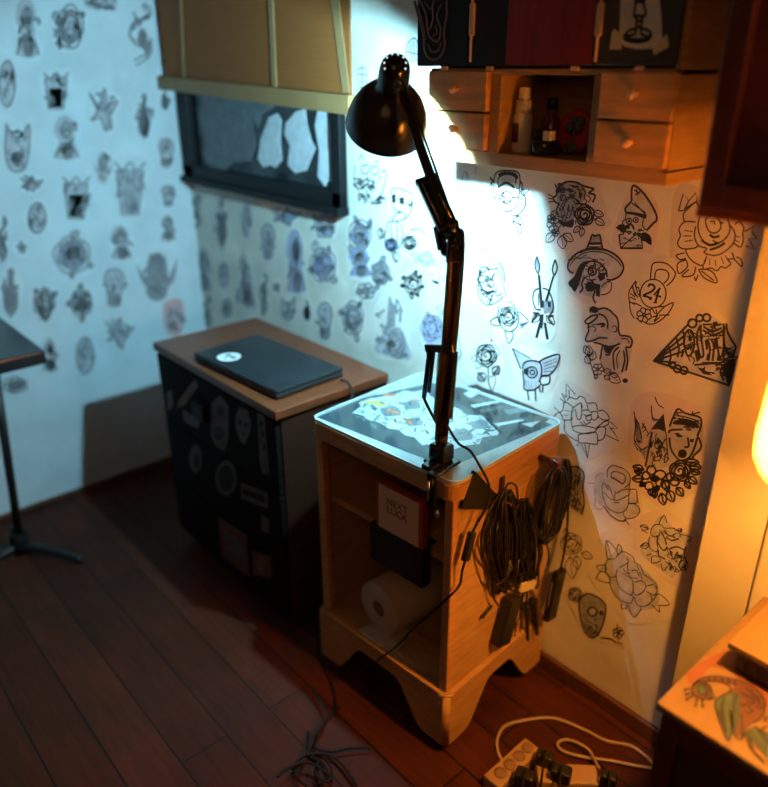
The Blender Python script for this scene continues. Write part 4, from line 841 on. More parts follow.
bm = nb(); slab(bm, rrect(-hx, hx, -hy, hy, .03), TZ-.042, TZ, .005, T=CT); obj('cart_top', bm, M['pine'], cart)
for s in (1, -1):
    bm = nb(); xs = sorted((s*(hx-.010), s*(hx-.024))); box(bm, xs[0], xs[1], -hy+.012, hy-.008, .2, TZ-.042, T=CT, bev=.002); obj('side_panel', bm, M['pine'], cart)
    bm = nb(); xs = sorted((s*(hx-.009), s*(hx-.034))); box(bm, xs[0], xs[1], -hy+.008, -hy+.03, .2, TZ-.042, T=CT, bev=.003); obj('front_post', bm, M['edge'], cart)
bm = nb(); box(bm, -hx+.02, hx-.02, hy-.02, hy-.01, .2, TZ-.042, T=CT); obj('back_panel', bm, M['pine'], cart)
bm = nb(); box(bm, -hx+.022, hx-.022, -hy+.035, hy-.018, .548, .564, T=CT, bev=.002); obj('shelf', bm, M['edge'], cart)
bm = nb(); box(bm, -hx+.024, hx-.024, -hy+.03, -hy+.045, .715, .745, T=CT, bev=.002); obj('top_rail', bm, M['walnut'], cart)
px_, py_ = hx+.004, hy+.004
bm = nb(); slab(bm, rrect(-px_, px_, -py_, py_, .03), .178, .2, .004, T=CT); obj('base_deck', bm, M['pine'], cart)
def skirt(L):
    o = [(-L, .19), (L, .19), (L, .036), (L-.062, .036)]
    for k in range(1, 9):
        t = k/8; o.append((L-.062-.105*t, .036+.118*(3*t*t-2*t**3)))
    o2 = [(-x, z) for x, z in o[3:]][::-1]
    return o+o2+[(-L, .036)]
bm = nb(); th_ = .016
XZ = lambda y: CT @ Matrix(((1, 0, 0, 0), (0, 0, 1, y), (0, 1, 0, 0), (0, 0, 0, 1)))
YZ = lambda x: CT @ Matrix(((0, 0, 1, x), (1, 0, 0, 0), (0, 1, 0, 0), (0, 0, 0, 1)))
prism(bm, skirt(px_-.014), th_, 0, XZ(-py_)); prism(bm, skirt(px_-.014), th_, 0, XZ(py_-th_))
prism(bm, skirt(py_-.014), th_, 0, YZ(-px_)); prism(bm, skirt(py_-.014), th_, 0, YZ(px_-th_))
for sx in (1, -1):
    for sy in (1, -1):   # rounded corner pieces of the feet
        lathe(bm, [(0, .036), (.0165, .036), (.0165, .19), (0, .19)], CT @ Matrix.Translation((sx*(px_-.0165), sy*(py_-.0165), 0)), 24)
obj('flared_plinth', bm, M['pine'], cart)
for sx in (1, -1):
    for sy in (1, -1):
        T = CT @ Matrix.Translation((sx*(hx-.034), sy*(hy-.034), 0)) @ Matrix.Rotation(.6*sx+sy, 4, 'Z')
        bm = nb(); box(bm, -.02, .02, -.02, .02, .17, .179, T=T); lathe(bm, [(0, .06), (.01, .06), (.01, .17), (0, .17)], T, 12)
        box(bm, -.022, .022, -.018, -.014, .022, .07, T=T, bev=.003); box(bm, -.022, .022, .014, .018, .022, .07, T=T, bev=.003); box(bm, -.022, .022, -.018, .018, .062, .07, T=T, bev=.003)
        c = obj('caster', bm, M['black_matte'], cart)
        bm = nb(); lathe(bm, [(0, -.012), (.022, -.012), (.026, -.008), (.026, .008), (.022, .012), (0, .012)], T @ Matrix.Translation((.006, 0, .026)) @ Matrix.Rotation(PI/2, 4, 'X'), 24); obj('caster_wheel', bm, M['rubber'], c)
# pegs on the right side
bm = nb(); p = cside(540, 457, hx-.01); nx = CT.to_3x3() @ Vector((1, 0, 0))
lathe(bm, [(0, 0), (.008, 0), (.008, .012), (.010, .030), (.015, .036), (.016, .05), (.011, .058), (0, .06)], frame_to(nx, p), 16); obj('peg', bm, M['walnut'], cart)
bm = nb(); a = cside(503, 468, hx-.004); b = cside(501, 500, hx-.004)
bar(bm, b, a, .012, .008, side=CT.to_3x3() @ Vector((0, 1, 0)), bev=.001); tube(bm, [b-nx*.012, b+nx*.03], .004, 8, sm=1); obj('hook_strip', bm, M['walnut'], cart)

# prints under the glass
def sheet(bm, poly, z0, d, mi=0): prism(bm, [(p.x, p.y) for p in poly], d, mi, Matrix.Translation((0, 0, z0)))
def zp(s, ox, oy, k, z=TZ): return [PZ(ox+x/k, oy+y/k, z) for x, y in pts(s)]
bm = nb(); slab(bm, rrect(-hx+.006, hx-.006, -hy+.006, hy-.006, .024), TZ+.0001, TZ+.0006, 0, T=CT); tag(obj('liner_sheet', bm, M['art_white']), 'white liner sheet showing as a border under the cart glass', 'paper')
bm = nb(); sheet(bm, [PZ(*q, TZ) for q in ((313, 416), (338, 404), (432, 383), (480, 395), (552, 425), (470, 459), (448, 468))], TZ+.0008, .0004)
tag(obj('backing_sheet', bm, M['mat_board']), 'blue-grey backing sheet under the cart glass', 'paper')
art = nb()
sheet(art, zp("200,205 235,180 225,165 270,150 330,140 380,128 400,120 440,125 480,112 500,140 560,170 610,190 640,215 700,215 770,260 760,290 700,300 690,325 640,330 590,345 560,335 520,345 490,325 470,330 440,300 400,290 380,270 340,265 300,240 265,235 240,215", 300, 360, 3.84), TZ+.0014, .0004, 0)
rn = random.Random(3)
def zleaf(cx, cy, L, a, mi, z):
    c, s = math.cos(a), math.sin(a); P = [(cx+L*(u*c-v*s), cy+.55*L*(u*s+v*c)) for u, v in ((-1, 0), (-.3, .32), (.5, .25), (1, 0), (.5, -.25), (-.3, -.32))]
    sheet(art, [PZ(300+x/3.84, 360+y/3.84, TZ) for x, y in P], z, .0002, mi)
for cx_, cy_, r_, mi in ((350, 200, 48, 3), (430, 175, 42, 3), (620, 290, 55, 3), (690, 250, 42, 3), (440, 240, 40, 3), (560, 230, 40, 3)):
    sheet(art, [PZ(300+(cx_+r_*math.cos(t*.7)*(.8+.2*(t % 2)))/3.84, 360+(cy_+.5*r_*math.sin(t*.7)*(.8+.2*(t % 2)))/3.84, TZ) for t in range(9)], TZ+.0019, .0002, mi)
for k in range(150):
    t = rn.random(); cx_ = 225+t*520; cy_ = 205+t*75+(rn.random()-.5)*150*(.5+.5*math.sin(PI*t))
    if cy_ < 145-0*t or cy_ > 335: continue
    zleaf(cx_, cy_, 6+rn.random()*13, rn.random()*6.3, rn.choice([3, 1, 3, 1, 3]), TZ+.00225)
for cx_, cy_, L, a, mi in ((275, 165, 36, -.2, 4), (310, 175, 30, .3, 4), (345, 138, 32, .1, 2), (365, 205, 26, .5, 2), (340, 198, 20, 2, 2), (420, 240, 26, 1.2, 2), (410, 235, 18, .2, 2), (450, 158, 24, .4, 2), (570, 205, 26, .8, 2), (562, 238, 22, 2, 2), (555, 190, 16, .1, 2), (660, 250, 30, .3, 3), (715, 262, 26, .2, 3), (600, 300, 30, .9, 3), (640, 300, 22, 2.2, 3)): zleaf(cx_, cy_, L, a, mi, TZ+.0027)
tag(obj('floral_print', art, [M['art_white'], M['ink'], M['art_orange'], M['art_grey'], M['art_yellow']]), 'floral print of orange blooms on white leaves under the cart glass', 'print')
art = nb(); K = (400, 360, 4.267)
sheet(art, zp("215,125 330,105 480,160 650,245 560,310 440,330 330,225 225,170", *K), TZ+.0014, .0004, 1)
for s, mi in (("270,145 320,125 350,140 300,165", 0), ("300,195 420,175 430,182 315,207", 0), ("330,215 480,190 500,200 350,230", 2), ("280,165 400,150 440,165 330,190", 2), ("400,275 520,255 530,262 420,285", 0), ("500,250 600,240 640,250 560,270", 2), ("520,275 600,262 560,290", 0), ("440,215 540,205 570,220 460,235", 3)): sheet(art, zp(s, *K), TZ+.0019, .0002, mi)
tag(obj('photo_print', art, [M['art_white'], M['ink'], M['st_grey'], M['art_grey']]), 'dark streaky black and white print at right rear under the cart glass', 'print')
gl = thing('glass_sheet', 'clear glass sheet with polished edges lying on the cart top', 'glass sheet', (-1.158, 1.19, TZ), math.radians(4))
bm = nb(); slab(bm, rrect(-hx+.004, hx-.004, -hy+.004, hy-.004, .025), TZ+.0045, TZ+.0086, 0, T=CT); obj('glass_pane', bm, M['glass'], gl)
bm = nb(); o1 = rrect(-hx+.0015, hx-.0015, -hy+.0015, hy-.0015, .026); o2 = rrect(-hx+.0045, hx-.0045, -hy+.0045, hy-.0045, .0245); n = len(o1)
vs = [[bm.verts.new(CT @ Vector((x, y, z))) for x, y in o] for o, z in ((o1, TZ+.0006), (o1, TZ+.0088), (o2, TZ+.0088), (o2, TZ+.0006))]
for r_ in range(4):
    for k in range(n): bm.faces.new((vs[r_][k], vs[r_][(k+1) % n], vs[(r_+1) % 4][(k+1) % n], vs[(r_+1) % 4][k]))
obj('polished_edge', bm, M['glass_edge'], gl)

# things inside the cart
fr = lambda x, y, ly: CI @ cfront(x, y, ly)
b0 = fr(378, 545, -hy+.02); b1 = fr(422, 560, -hy+.02)
bx0, bx1 = b0.x, b1.x+.012
t_ = thing('hanging_bin', 'black bin hung on the front edge of the cart shelf', 'bin', CT @ Vector(((bx0+bx1)/2, -hy+.05, .45)), math.radians(4))
bm = nb()
ZC = fr(412, 543, -hy+.012).z
box(bm, bx0-.01, bx1+.004, -hy+.004, -hy+.008, .475, ZC, T=CT, bev=.001); box(bm, bx0-.01, bx1+.004, -hy+.004, -hy+.034, .472, .478, T=CT, bev=.001); box(bm, bx0-.01, bx1+.004, -hy+.031, -hy+.0345, .475, .575, T=CT, bev=.001)
for xx in (bx0-.01, bx1): box(bm, xx, xx+.004, -hy+.004, -hy+.034, .475, ZC, T=CT)
obj('bin_body', bm, M['black_matte'], t_)
bm = nb(); box(bm, bx0+.01, bx1-.01, -hy+.031, -hy+.07, .5645, .567, T=CT); obj('hook', bm, M['black_matte'], t_)
t_ = thing('carton', 'thin red carton with cream lettered label in front of the cart shelf', 'box', CT @ Vector(((bx0+bx1)/2, -hy+.02, .48)), math.radians(4))
TB = CT
zt0, zt1 = .4795, fr(380, 482, -hy+.012).z
bm = nb(); box(bm, bx0+.004, bx1-.004, -hy+.0105, -hy+.0305, zt0, zt1, T=TB, bev=.002); obj('carton_body', bm, M['box_red'], t_)
bm = nb(); box(bm, bx0+.014, bx1-.016, -hy+.0095, -hy+.0115, ZC-.005, zt1-.004, T=TB); lb = obj('front_label', bm, M['box_cream'], t_)
def text_obj(body, size, T, m, parent, name='lettering'):
    cu = bpy.data.curves.new(name, 'FONT'); cu.body = body; cu.size = size; cu.align_x = 'CENTER'; cu.align_y = 'CENTER'; cu.extrude = .0004; cu.space_line = .85
    to = bpy.data.objects.new('tmp', cu); COL.objects.link(to); dg = bpy.context.evaluated_depsgraph_get(); me = bpy.data.meshes.new_from_object(to.evaluated_get(dg))
    bm = nb(); bm.from_mesh(me); bpy.data.objects.remove(to); bmesh.ops.transform(bm, matrix=T, verts=bm.verts)
    return obj(name, bm, m, parent)
text_obj('NEXT\nLUCK', .026, TB @ Matrix.Translation(((bx0+bx1)/2-.004, -hy+.0092, (ZC+zt1)/2+.010)) @ Matrix.Rotation(PI/2, 4, 'X'), M['label_dark'], lb)
bm = nb(); box(bm, hx-.115, hx-.04, -hy+.12, -hy+.2, .5645, .705, T=CT, bev=.004); tag(obj('black_case', bm, M['black_matte']), 'black case on the cart shelf right of the red carton', 'case')
# paper roll
rc = cfront(378, 600, -hy+.045); RR = .076; rl = Vector((rc.x, rc.y, .2012+RR))
ax = CT.to_3x3() @ Vector((.10, 1, 0))
t_ = thing('paper_roll', 'thick paper towel roll lying on the cart bottom deck', 'paper roll', (rl.x, rl.y, .2))
bm = nb(); T = frame_to(ax, rl); lathe(bm, [(.024, 0), (RR-.003, 0), (RR, .003), (RR, .252), (RR-.003, .255), (.024, .255), (.024, 0)], T, 48); obj('roll', bm, M['paper_roll'], t_)
bm = nb(); lathe(bm, [(.0205, .003), (.0238, .003), (.0238, .252), (.0205, .252), (.0205, .003)], T, 32); obj('cardboard_core', bm, M['card'], t_)
# papers on the deck
def wavy(label, pl, z, seed, m):
    rn = random.Random(seed); P = [CI @ PZ(x, y, z) for x, y in pl]; bm = nb(); N = 8; g = []
    for i in range(N+1):
        row = []
        for j in range(N+1):
            u, v = i/N, j/N; p = P[0].lerp(P[1], u).lerp(P[3].lerp(P[2], u), v); p.z = z+.004+.007*rn.random()
            p.y = max(p.y, -hy+.004); p.x = min(max(p.x, -hx+.04), hx-.042); row.append(bm.verts.new(CT @ p))
        g.append(row)
    for i in range(N):
        for j in range(N): f = bm.faces.new((g[i][j], g[i+1][j], g[i+1][j+1], g[i][j+1])); f.smooth = True
    return tag(obj('crumpled_sheet', bm, m), label, 'paper', 'crumpled sheets on the cart bottom deck')
wavy('crumpled brown sheet at the front edge of the cart bottom deck', ((352, 635), (425, 676), (446, 655), (385, 620)), .201, 3, M['plastic_bag'])
wavy('smaller crumpled sheet in the right front corner of the cart deck', ((395, 655), (440, 680), (448, 650), (415, 635)), .214, 5, M['edge'])

# ------------------------------------------------------------------ articulated desk lamp
B0 = PZ(441, 463, TZ+.009)
Y0 = B0.y
lamp = thing('desk_lamp', 'black articulated lamp clamped to cart corner with lit bell shade', 'lamp', B0)
right = Vector((ROT[0][0], ROT[1][0], ROT[2][0])); upv = Vector((ROT[0][1], ROT[1][1], ROT[2][1])); toc = Vector((ROT[0][2], ROT[1][2], ROT[2][2]))
bm = nb(); TL = Matrix.Translation((B0.x, B0.y, TZ+.0095)) @ Matrix.Rotation(math.radians(4), 4, 'Z')
box(bm, -.03, .034, -.026, .028, 0, .008, T=TL, bev=.002); box(bm, -.022, .022, -.02, .02, .008, .048, T=TL, bev=.006); lathe(bm, [(0, .04), (.013, .04), (.013, .07), (0, .07)], TL, 16)
box(bm, -.014, .014, -.05, -.022, 0, .012, T=TL, bev=.002)
obj('clamp_base', bm, M['black_paint'], lamp)
ce = cfront(432, 470, -hy-.012); cb = CT @ Vector(((CI @ ce).x, -hy-.012, 0))
bm = nb(); box(bm, (CI @ cb).x-.012, (CI @ cb).x+.012, -hy-.015, -hy-.008, TZ-.07, TZ+.018, T=CT, bev=.002); box(bm, (CI @ cb).x-.012, (CI @ cb).x+.012, -hy-.012, -hy+.03, TZ+.0095, TZ+.018, T=CT, bev=.002); box(bm, (CI @ cb).x-.012, (CI @ cb).x+.012, -hy-.012, -hy+.03, TZ-.072, TZ-.065, T=CT, bev=.002)
obj('clamp_jaw', bm, M['black_paint'], lamp)
bm = nb(); tube(bm, [(cb.x, cb.y-.009, TZ-.045), (cb.x, cb.y-.009, TZ+.004)], .003, 8, sm=1); obj('clamp_bolt', bm, M['steel'], lamp)
bm = nb(); lathe(bm, [(0, -.105), (.006, -.105), (.006, -.09), (.003, -.088), (.003, -.066), (0, -.066)], Matrix.Translation((CT @ Vector(((CI @ cb).x, -hy+.012, TZ)))), 10)
obj('clamp_screw', bm, M['steel'], lamp)
EL = PY(456, 240, Y0+.012); A0 = Vector((B0.x, B0.y, TZ+.07)); A0 = PY(441, 440, Y0)
bm = nb()
sd = (EL-A0).cross(toc).normalized()
for s in (-.0095, .0095): bar(bm, A0+sd*s, EL+sd*s, .0095, .013, side=sd, bev=.0015)
bar(bm, A0, EL, .021, .007, side=sd, bev=.001)
obj('lower_arm', bm, M['black_paint'], lamp)
bm = nb()
for s in (-.016, .017):
    a = A0.lerp(EL, .12)+sd*s+toc*.004; b = A0.lerp(EL, .47)+sd*s+toc*.004; N = 150; d = b-a
    tube(bm, [a+d*(k/N)+(sd*math.cos(k*1.35)+toc*math.sin(k*1.35))*.0045 for k in range(N+1)], .0016, 5, sm=1)
obj('spring', bm, M['black_paint'], lamp)
bm = nb(); q = [PY(430, 349, Y0), PY(424, 398, Y0-.005), PY(427, 405, Y0-.004), PY(437, 424, Y0)]
tube(bm, q[:2], .0055, 8, sm=1); tube(bm, [PY(434, 350, Y0), PY(429, 392, Y0)], .004, 8, sm=1); tube(bm, q[1:], .0035, 8)
bar(bm, PY(426, 348, Y0), PY(454, 349, Y0), .008, .016, bev=.001); bar(bm, PY(429, 346, Y0), PY(430, 360, Y0), .012, .008, bev=.001)
obj('strut', bm, M['black_paint'], lamp)
# elbow
bm = nb(); bar(bm, EL-(EL-A0).normalized()*.045, EL+Vector((0, 0, .006)), .034, .014, side=sd, bev=.003)
for o_e in (-.008, .008): bar(bm, PY(461, 243, Y0+.012)+toc*o_e, PY(441, 222, Y0+.012)+toc*o_e, .034, .005, side=(PY(470, 230, Y0+.012)-PY(450, 240, Y0+.012)), bev=.002)
bar(bm, PY(443, 250, Y0+.012), PY(438, 226, Y0+.012), .020, .012, bev=.002)
for dd in (EL, PY(452, 226, Y0+.01), PY(447, 250, Y0+.012)): lathe(bm, [(0, -.012), (.013, -.012), (.013, .012), (0, .012)], frame_to(toc, dd), 18)
obj('elbow_joint', bm, M['black_paint'], lamp)
bm = nb()
for dd in (PY(453, 232, Y0+.01), PY(451, 246, Y0+.012)): lathe(bm, [(0, .013), (.0045, .013), (.0045, .0165), (0, .0165)], frame_to(toc, dd), 12)
obj('elbow_screw', bm, M['steel'], lamp)
AXS = Vector((-.55, .33, -.77)).normalized()
RC = PY(386.5, 126, 1.10)
J = RC-AXS*.088+toc*.042+right*.012
U0 = PY(447, 224, Y0+.012)
bm = nb(); us = (J-U0).cross(toc).normalized()
for s in (-.0062, .0062): bar(bm, U0+us*s, J+us*s*.7, .0085, .011, side=us, bev=.0015)
bar(bm, U0, J, .013, .006, side=us)
obj('upper_arm', bm, M['black_paint'], lamp)
bm = nb(); c0 = U0.lerp(J, .0)-(J-U0)*.03; c1 = PY(426, 179, (U0.lerp(J, .36)).y)
for s in (-.016, .015): bar(bm, c0+us*s, c1+us*s, .009, .022, side=us, bev=.0015)
bar(bm, c0-toc*.004, c1-toc*.004, .034, .012, side=us, bev=.001)
bar(bm, c1-(J-U0).normalized()*.006, c1+(J-U0).normalized()*.004, .044, .022, side=us, bev=.002)
bar(bm, c0-(J-U0).normalized()*.004, c0+(J-U0).normalized()*.006, .04, .02, side=us, bev=.002)
obj('spring_cover', bm, M['black_paint'], lamp)
bm = nb()
for s in (-.012, .010): tube(bm, [c0.lerp(c1, .1)+us*s+toc*.011, c0.lerp(c1, .93)+us*s+toc*.011], .0022, 6, sm=1)
obj('spring_rod', bm, M['steel'], lamp)
# head: bell shade
T = frame_to(AXS, RC, right)
bm = nb()
outer = [(.0, -.172), (.012, -.1695), (.0212, -.1635), (.027, -.1555), (.0302, -.143), (.0308, -.13), (.031, -.105), (.034, -.094), (.052, -.082), (.068, -.062), (.079, -.038), (.085, -.014), (.087, .0)]
inner = [(.086, .0), (.083, -.014), (.077, -.037), (.066, -.060), (.050, -.079), (.030, -.089), (.0, -.09)]
lathe(bm, outer, T, 48, 0); lathe(bm, inner, T, 48, 1); lathe(bm, [(.086, 0), (.087, 0)], T, 48, 0)
obj('lamp_shade', bm, [M['black_paint'], M['shade_in']], lamp)
hl = nb()
for k in range(8):
    t = PI*(.02+.96*k/7)
    # ventilation holes around the cap end, on the upper side seen from the room
    c = Vector((math.cos(t)*.020, 0, 0)); up2 = (T.to_3x3().inverted() @ upv); up2.z = 0; up2.normalize(); r2 = (T.to_3x3().inverted() @ right); r2.z = 0; r2.normalize()
    tc2 = T.to_3x3().inverted() @ toc; tc2.z = 0; tc2.normalize(); s2_ = Vector((-tc2.y, tc2.x, 0))
    th2 = -.35+(PI+.7)*k/7; nv = (toc*.72+(right*math.cos(th2)+upv*math.sin(th2))*.69).normalized()
    ball(hl, T @ Vector((0, 0, -.1415))+nv*.0298, .0021, sub=1)
obj('vent_hole', hl, M['hole'], lamp)
bm = nb(); bar(bm, J-(J-U0).normalized()*.012, RC-AXS*.118+toc*.026, .02, .012, side=us, bev=.002); bar(bm, RC-AXS*.075+toc*.05-right*.012, RC-AXS*.14+toc*.022-right*.008, .009, .006, side=right, bev=.001)
lathe(bm, [(0, -.014), (.011, -.014), (.011, .008), (0, .008)], frame_to(toc, J), 14)
obj('head_bracket', bm, M['black_paint'], lamp)
bm = nb(); lathe(bm, [(0, -.006), (.008, -.006), (.010, 0), (.007, .007), (0, .009)], frame_to(toc, J+toc*.014), 12); obj('tightening_knob', bm, M['black_matte'], lamp)
bm = nb(); bo = T.to_3x3().inverted() @ Vector((.93, -.32, .18)); bo.z = 0; bo.normalize(); ball(bm, T @ Vector((bo.x*.0405, bo.y*.0405, -.0395)), .013, sub=2); obj('bulb', bm, M['bulb_white'], lamp, 'lit cold white bulb')
bm = nb(); lathe(bm, [(0, -.089), (.015, -.089), (.015, -.05), (0, -.048)], T, 16); obj('bulb_socket', bm, M['black_matte'], lamp)
bm = nb(); tube(bm, [J+toc*.02+us*.006, J.lerp(U0, .4)+us*.012+toc*.008, U0+us*.014+toc*.008, EL+sd*.014+toc*.01, A0.lerp(EL, .6)+sd*.016+toc*.004, PY(447, 425, Y0-.004)], .0026, 6); obj('arm_cord', bm, M['rubber'], lamp)
# lamp cord with inline switch
lx = hx+.006
P = [PY(447, 425, Y0-.004), PY(458, 443, Y0), cside(470, 456, hx-.005)+Vector((0, 0, .012)), cside(482, 470, lx+.006), cside(488, 482, lx+.012), cside(490, 495, lx+.018), cside(486, 508, lx+.02), cside(478, 522, lx+.012), cside(472, 533, lx+.012)]
P2 = [cside(465, 561, lx+.012), cside(462, 572, lx+.006), cside(460, 584, lx+.002), cfront(452, 594, -hy-.010), cfront(430, 614, -hy-.006), cfront(412, 630, -hy-.006), cfront(398, 645, -hy-.006), cfront(385, 655, -hy-.012), cfront(378, 660, -hy-.010), cfront(372, 672, -hy+.03), cfront(368, 690, -hy+.05)]
cord = thing('lamp_cord', 'black lamp cord with inline switch crossing the cart side and front', 'cord', CT @ Vector((hx, -hy, .5)), 0)
bm = nb(); tube(bm, P, .0028, 8); tube(bm, P2, .0028, 8); obj('cord', bm, M['rubber'], cord)
bm = nb(); a = P[-1]; b = P2[0]; bar(bm, a+(a-b)*.05, b, .020, .014, side=CT.to_3x3() @ Vector((0, 1, 0)), bev=.004); obj('inline_switch', bm, M['black_matte'], cord)

# ------------------------------------------------------------------ things hanging on the cart side
SX = hx-.010
def sp(x, y, off): return cside(x, y, SX+off)
t_ = thing('folded_pouch', 'black triangular folded pouch hanging near the cart front corner', 'pouch', sp(480, 490, .01))
bm = nb(); tri = [CI @ sp(x, y, .003) for x, y in ((472, 470), (458, 507), (500, 508), (499, 499))]
prism(bm, [(p.y, p.z) for p in tri], .010, 0, YZ(SX+.003)); obj('pouch_body', bm, M['rubber'], t_)
bm = nb(); a = sp(489, 504, .0145); tube(bm, [a, sp(496, 501, .0145)], .0022, 6, sm=1); tube(bm, [sp(490, 506, .0145), sp(497, 504, .0145)], .0018, 6, sm=1); obj('snap_clip', bm, M['steel'], t_)
def bundle(bm, top, bot, wid, n, r, seed, depth=.018, mi=0, n_drop=4):
    rn = random.Random(seed)
    for k in range(n):
        j = (k/(n-1)-.5)*wid; tx, ty = top; bx_, by_ = bot
        w2 = j+rn.uniform(-4, 4); o1 = .006+depth*rn.random(); o2 = .006+depth*rn.random(); mid = ((tx+bx_)/2+w2*1.2+rn.uniform(-3, 3), (ty+by_)/2+rn.uniform(-6, 6))
        y2 = by_-rn.uniform(0, 14)
        tube(bm, [sp(tx+j*.35, ty+rn.uniform(-2, 3), .012+depth*.3), sp(tx+w2*.8, ty+(y2-ty)*.2, o1), sp(*mid, o2), sp(bx_+w2*.9, y2-(y2-ty)*.12, o1), sp(bx_+w2*.5+rn.uniform(-3, 3), y2, o2), sp(bx_-w2*.4, y2-(y2-ty)*.2, o2*.8), sp((tx+bx_)/2-w2*.5, (ty+by_)/2, o1), sp(tx-j*.3, ty+4, .012)], r, 6, mi, sm=5)
# left bundle with power adapter
t_ = thing('cable_bundle', 'left bundle of looped black cables hanging with a power adapter', 'cable', sp(505, 500, .01), 0, 'cables hung on the right side of the cart')
bm = nb(); bundle(bm, (506, 492), (506, 594), 36, 24, .0030, 21, .030)
tube(bm, [sp(503, 496, .02), sp(508, 484, .02), sp(516, 486, .02), sp(518, 500, .02)], .0024, 6)
tube(bm, [sp(500, 500, .02), sp(491, 540, .02), sp(492, 590, .02), sp(498, 605, .02)], .0024, 6)
obj('looped_cable', bm, M['rubber_brown'], t_)
bm = nb(); a = sp(513, 596, .02); b = sp(500, 644, .02)
bar(bm, a, b, .054, .030, side=CT.to_3x3() @ Vector((0, 1, 0)), bev=.006); tube(bm, [sp(492, 606, .012), sp(482, 618, .01)], .004, 6, sm=1); obj('power_adapter', bm, M['black_matte'], t_)
# middle bundle with tag
t_ = thing('cable_bundle', 'middle bundle of black cables tied with a beige tag', 'cable', sp(527, 520, .01), 0, 'cables hung on the right side of the cart')
bm = nb(); bundle(bm, (524, 500), (528, 588), 28, 18, .0028, 33, .026)
for k, (x, y) in enumerate(((520, 632), (526, 640), (533, 642), (538, 630), (515, 636))):
    tube(bm, [sp(527+k*.8, 584, .012+.003*k), sp(527+(x-527)*.8, 605, .02-.002*k), sp(x, y, .012)], .0022, 6)
obj('looped_cable', bm, M['rubber'], t_)
bm = nb(); bar(bm, sp(521, 588, .026), sp(534, 584, .026), .024, .010, side=Vector((0, 0, 1)), bev=.002); obj('cable_tag', bm, M['tape'], t_)
for a, b, w in (((533, 600), (537, 634), .016), ((526, 604), (528, 640), .012)):
    bm = nb(); tube(bm, [sp(*a, .018), sp((a[0]+b[0])/2, (a[1]+b[1])/2, .018), sp(*b, .016)], lambda t, w=w: w*(.75-.4*t), 10); obj('connector', bm, M['black_matte'], t_)
for x, y in ((519, 621), (515, 633)):
    bm = nb(); ball(bm, sp(x, y, .016), .004, sub=1); tube(bm, [sp(x, y, .016), sp(523, 600, .018)], .0014, 5, sm=1); obj('metal_jack', bm, M['steel'], t_)
# right coil with pedal
t_ = thing('cable_bundle', 'right coiled black cable on the wooden peg with a flat pedal', 'cable', sp(553, 480, .05), 0, 'cables hung on the right side of the cart')
bm = nb(); rn = random.Random(9); OB = .034
for k in range(17):
    cx_ = 553+rn.uniform(-3, 3); cy_ = 503+rn.uniform(-4, 4); rx = 10+rn.uniform(-5, 5); ry = 38+rn.uniform(-7, 4); o_f = OB+.022*rn.random()
    tube(bm, [sp(cx_+rx*math.cos(t*PI/5)-(ry*math.sin(t*PI/5))*.22, cy_+ry*math.sin(t*PI/5), o_f+.006*math.sin(t*1.9+k)) for t in range(10)], .0028, 6, closed=True, sm=4)
tube(bm, [sp(543, 458, .03), sp(549, 458, .04), sp(556, 464, OB+.02), sp(565, 470, OB+.02), sp(568, 500, OB+.02), sp(566, 540, OB+.02), sp(560, 572, OB+.02)], .0030, 6)
tube(bm, [sp(562, 520, OB+.02), sp(558, 532, OB+.02), sp(550, 537, OB+.02), sp(546, 530, OB+.02)], .0028, 6)
tube(bm, [sp(546, 540, OB), sp(549, 556, OB), sp(547, 566, OB)], .0026, 6)
obj('coiled_cable', bm, M['rubber_brown'], t_)
bm = nb(); bar(bm, sp(560, 570, OB+.02), sp(549, 619, OB+.02), .046, .018, side=CT.to_3x3() @ Vector((0, 1, 0)), bev=.004); f_ = obj('flat_pedal', bm, M['rubber_brown'], t_)
bm = nb(); bar(bm, sp(552, 583, OB+.0305), sp(548, 606, OB+.0305), .006, .003, side=CT.to_3x3() @ Vector((0, 1, 0)), bev=.0008); obj('steel_strip', bm, M['steel'], f_)

# ------------------------------------------------------------------ niche contents
sy = cy0+.05; sz = zb+.0282
def nx(px, y=sy): return PY(px, 150, y).x
t_ = thing('spray_bottle', 'cream bottle with dark label and tall cap in the open niche', 'bottle', (nx(521), sy, sz))
T = Matrix.Translation((nx(521), sy, sz)); k = .0205
bm = nb(); lathe(bm, [(0, 0), (k, 0), (k, .004), (k, .070), (k*.92, .076), (k*.85, .078), (0, .078)], T, 24); obj('bottle_body', bm, M['bottle_white'], t_)
bm = nb(); lathe(bm, [(0, .078), (k*.86, .078), (k*.8, .103), (0, .103)], T, 24); obj('bottle_collar', bm, M['bottle_white'], t_)
bm = nb(); lathe(bm, [(0, .103), (k*.62, .103), (k*.58, .126), (k*.5, .128), (0, .128)], T, 24); obj('bottle_cap', bm, M['bottle_white'], t_)
bm = nb(); lathe(bm, [(k+.0004, .02), (k+.0006, .02), (k+.0006, .058), (k+.0004, .058)], T @ Matrix.Rotation(-2.6, 4, 'Z'), 24)
for f in [f for f in bm.faces if abs(math.atan2(f.calc_center_median().y-sy, f.calc_center_median().x-nx(521)) + 1.75) > .5]: bm.faces.remove(f)
obj('bottle_label', bm, M['label_dark'], t_)
t_ = thing('ink_bottle', 'dark amber bottle behind the round jar in the open niche', 'bottle', (nx(547, sy+.035), sy+.035, sz))
T = Matrix.Translation((nx(549, sy+.035), sy+.035, sz))
bm = nb(); lathe(bm, [(0, 0), (.021, 0), (.022, .004), (.022, .055), (.014, .07), (.010, .076), (.010, .086), (0, .086)], T, 24); obj('bottle_body', bm, M['amber'], t_)
bm = nb(); lathe(bm, [(0, .086), (.0115, .086), (.0115, .104), (.009, .107), (0, .107)], T, 20); obj('bottle_cap', bm, M['black_matte'], t_)
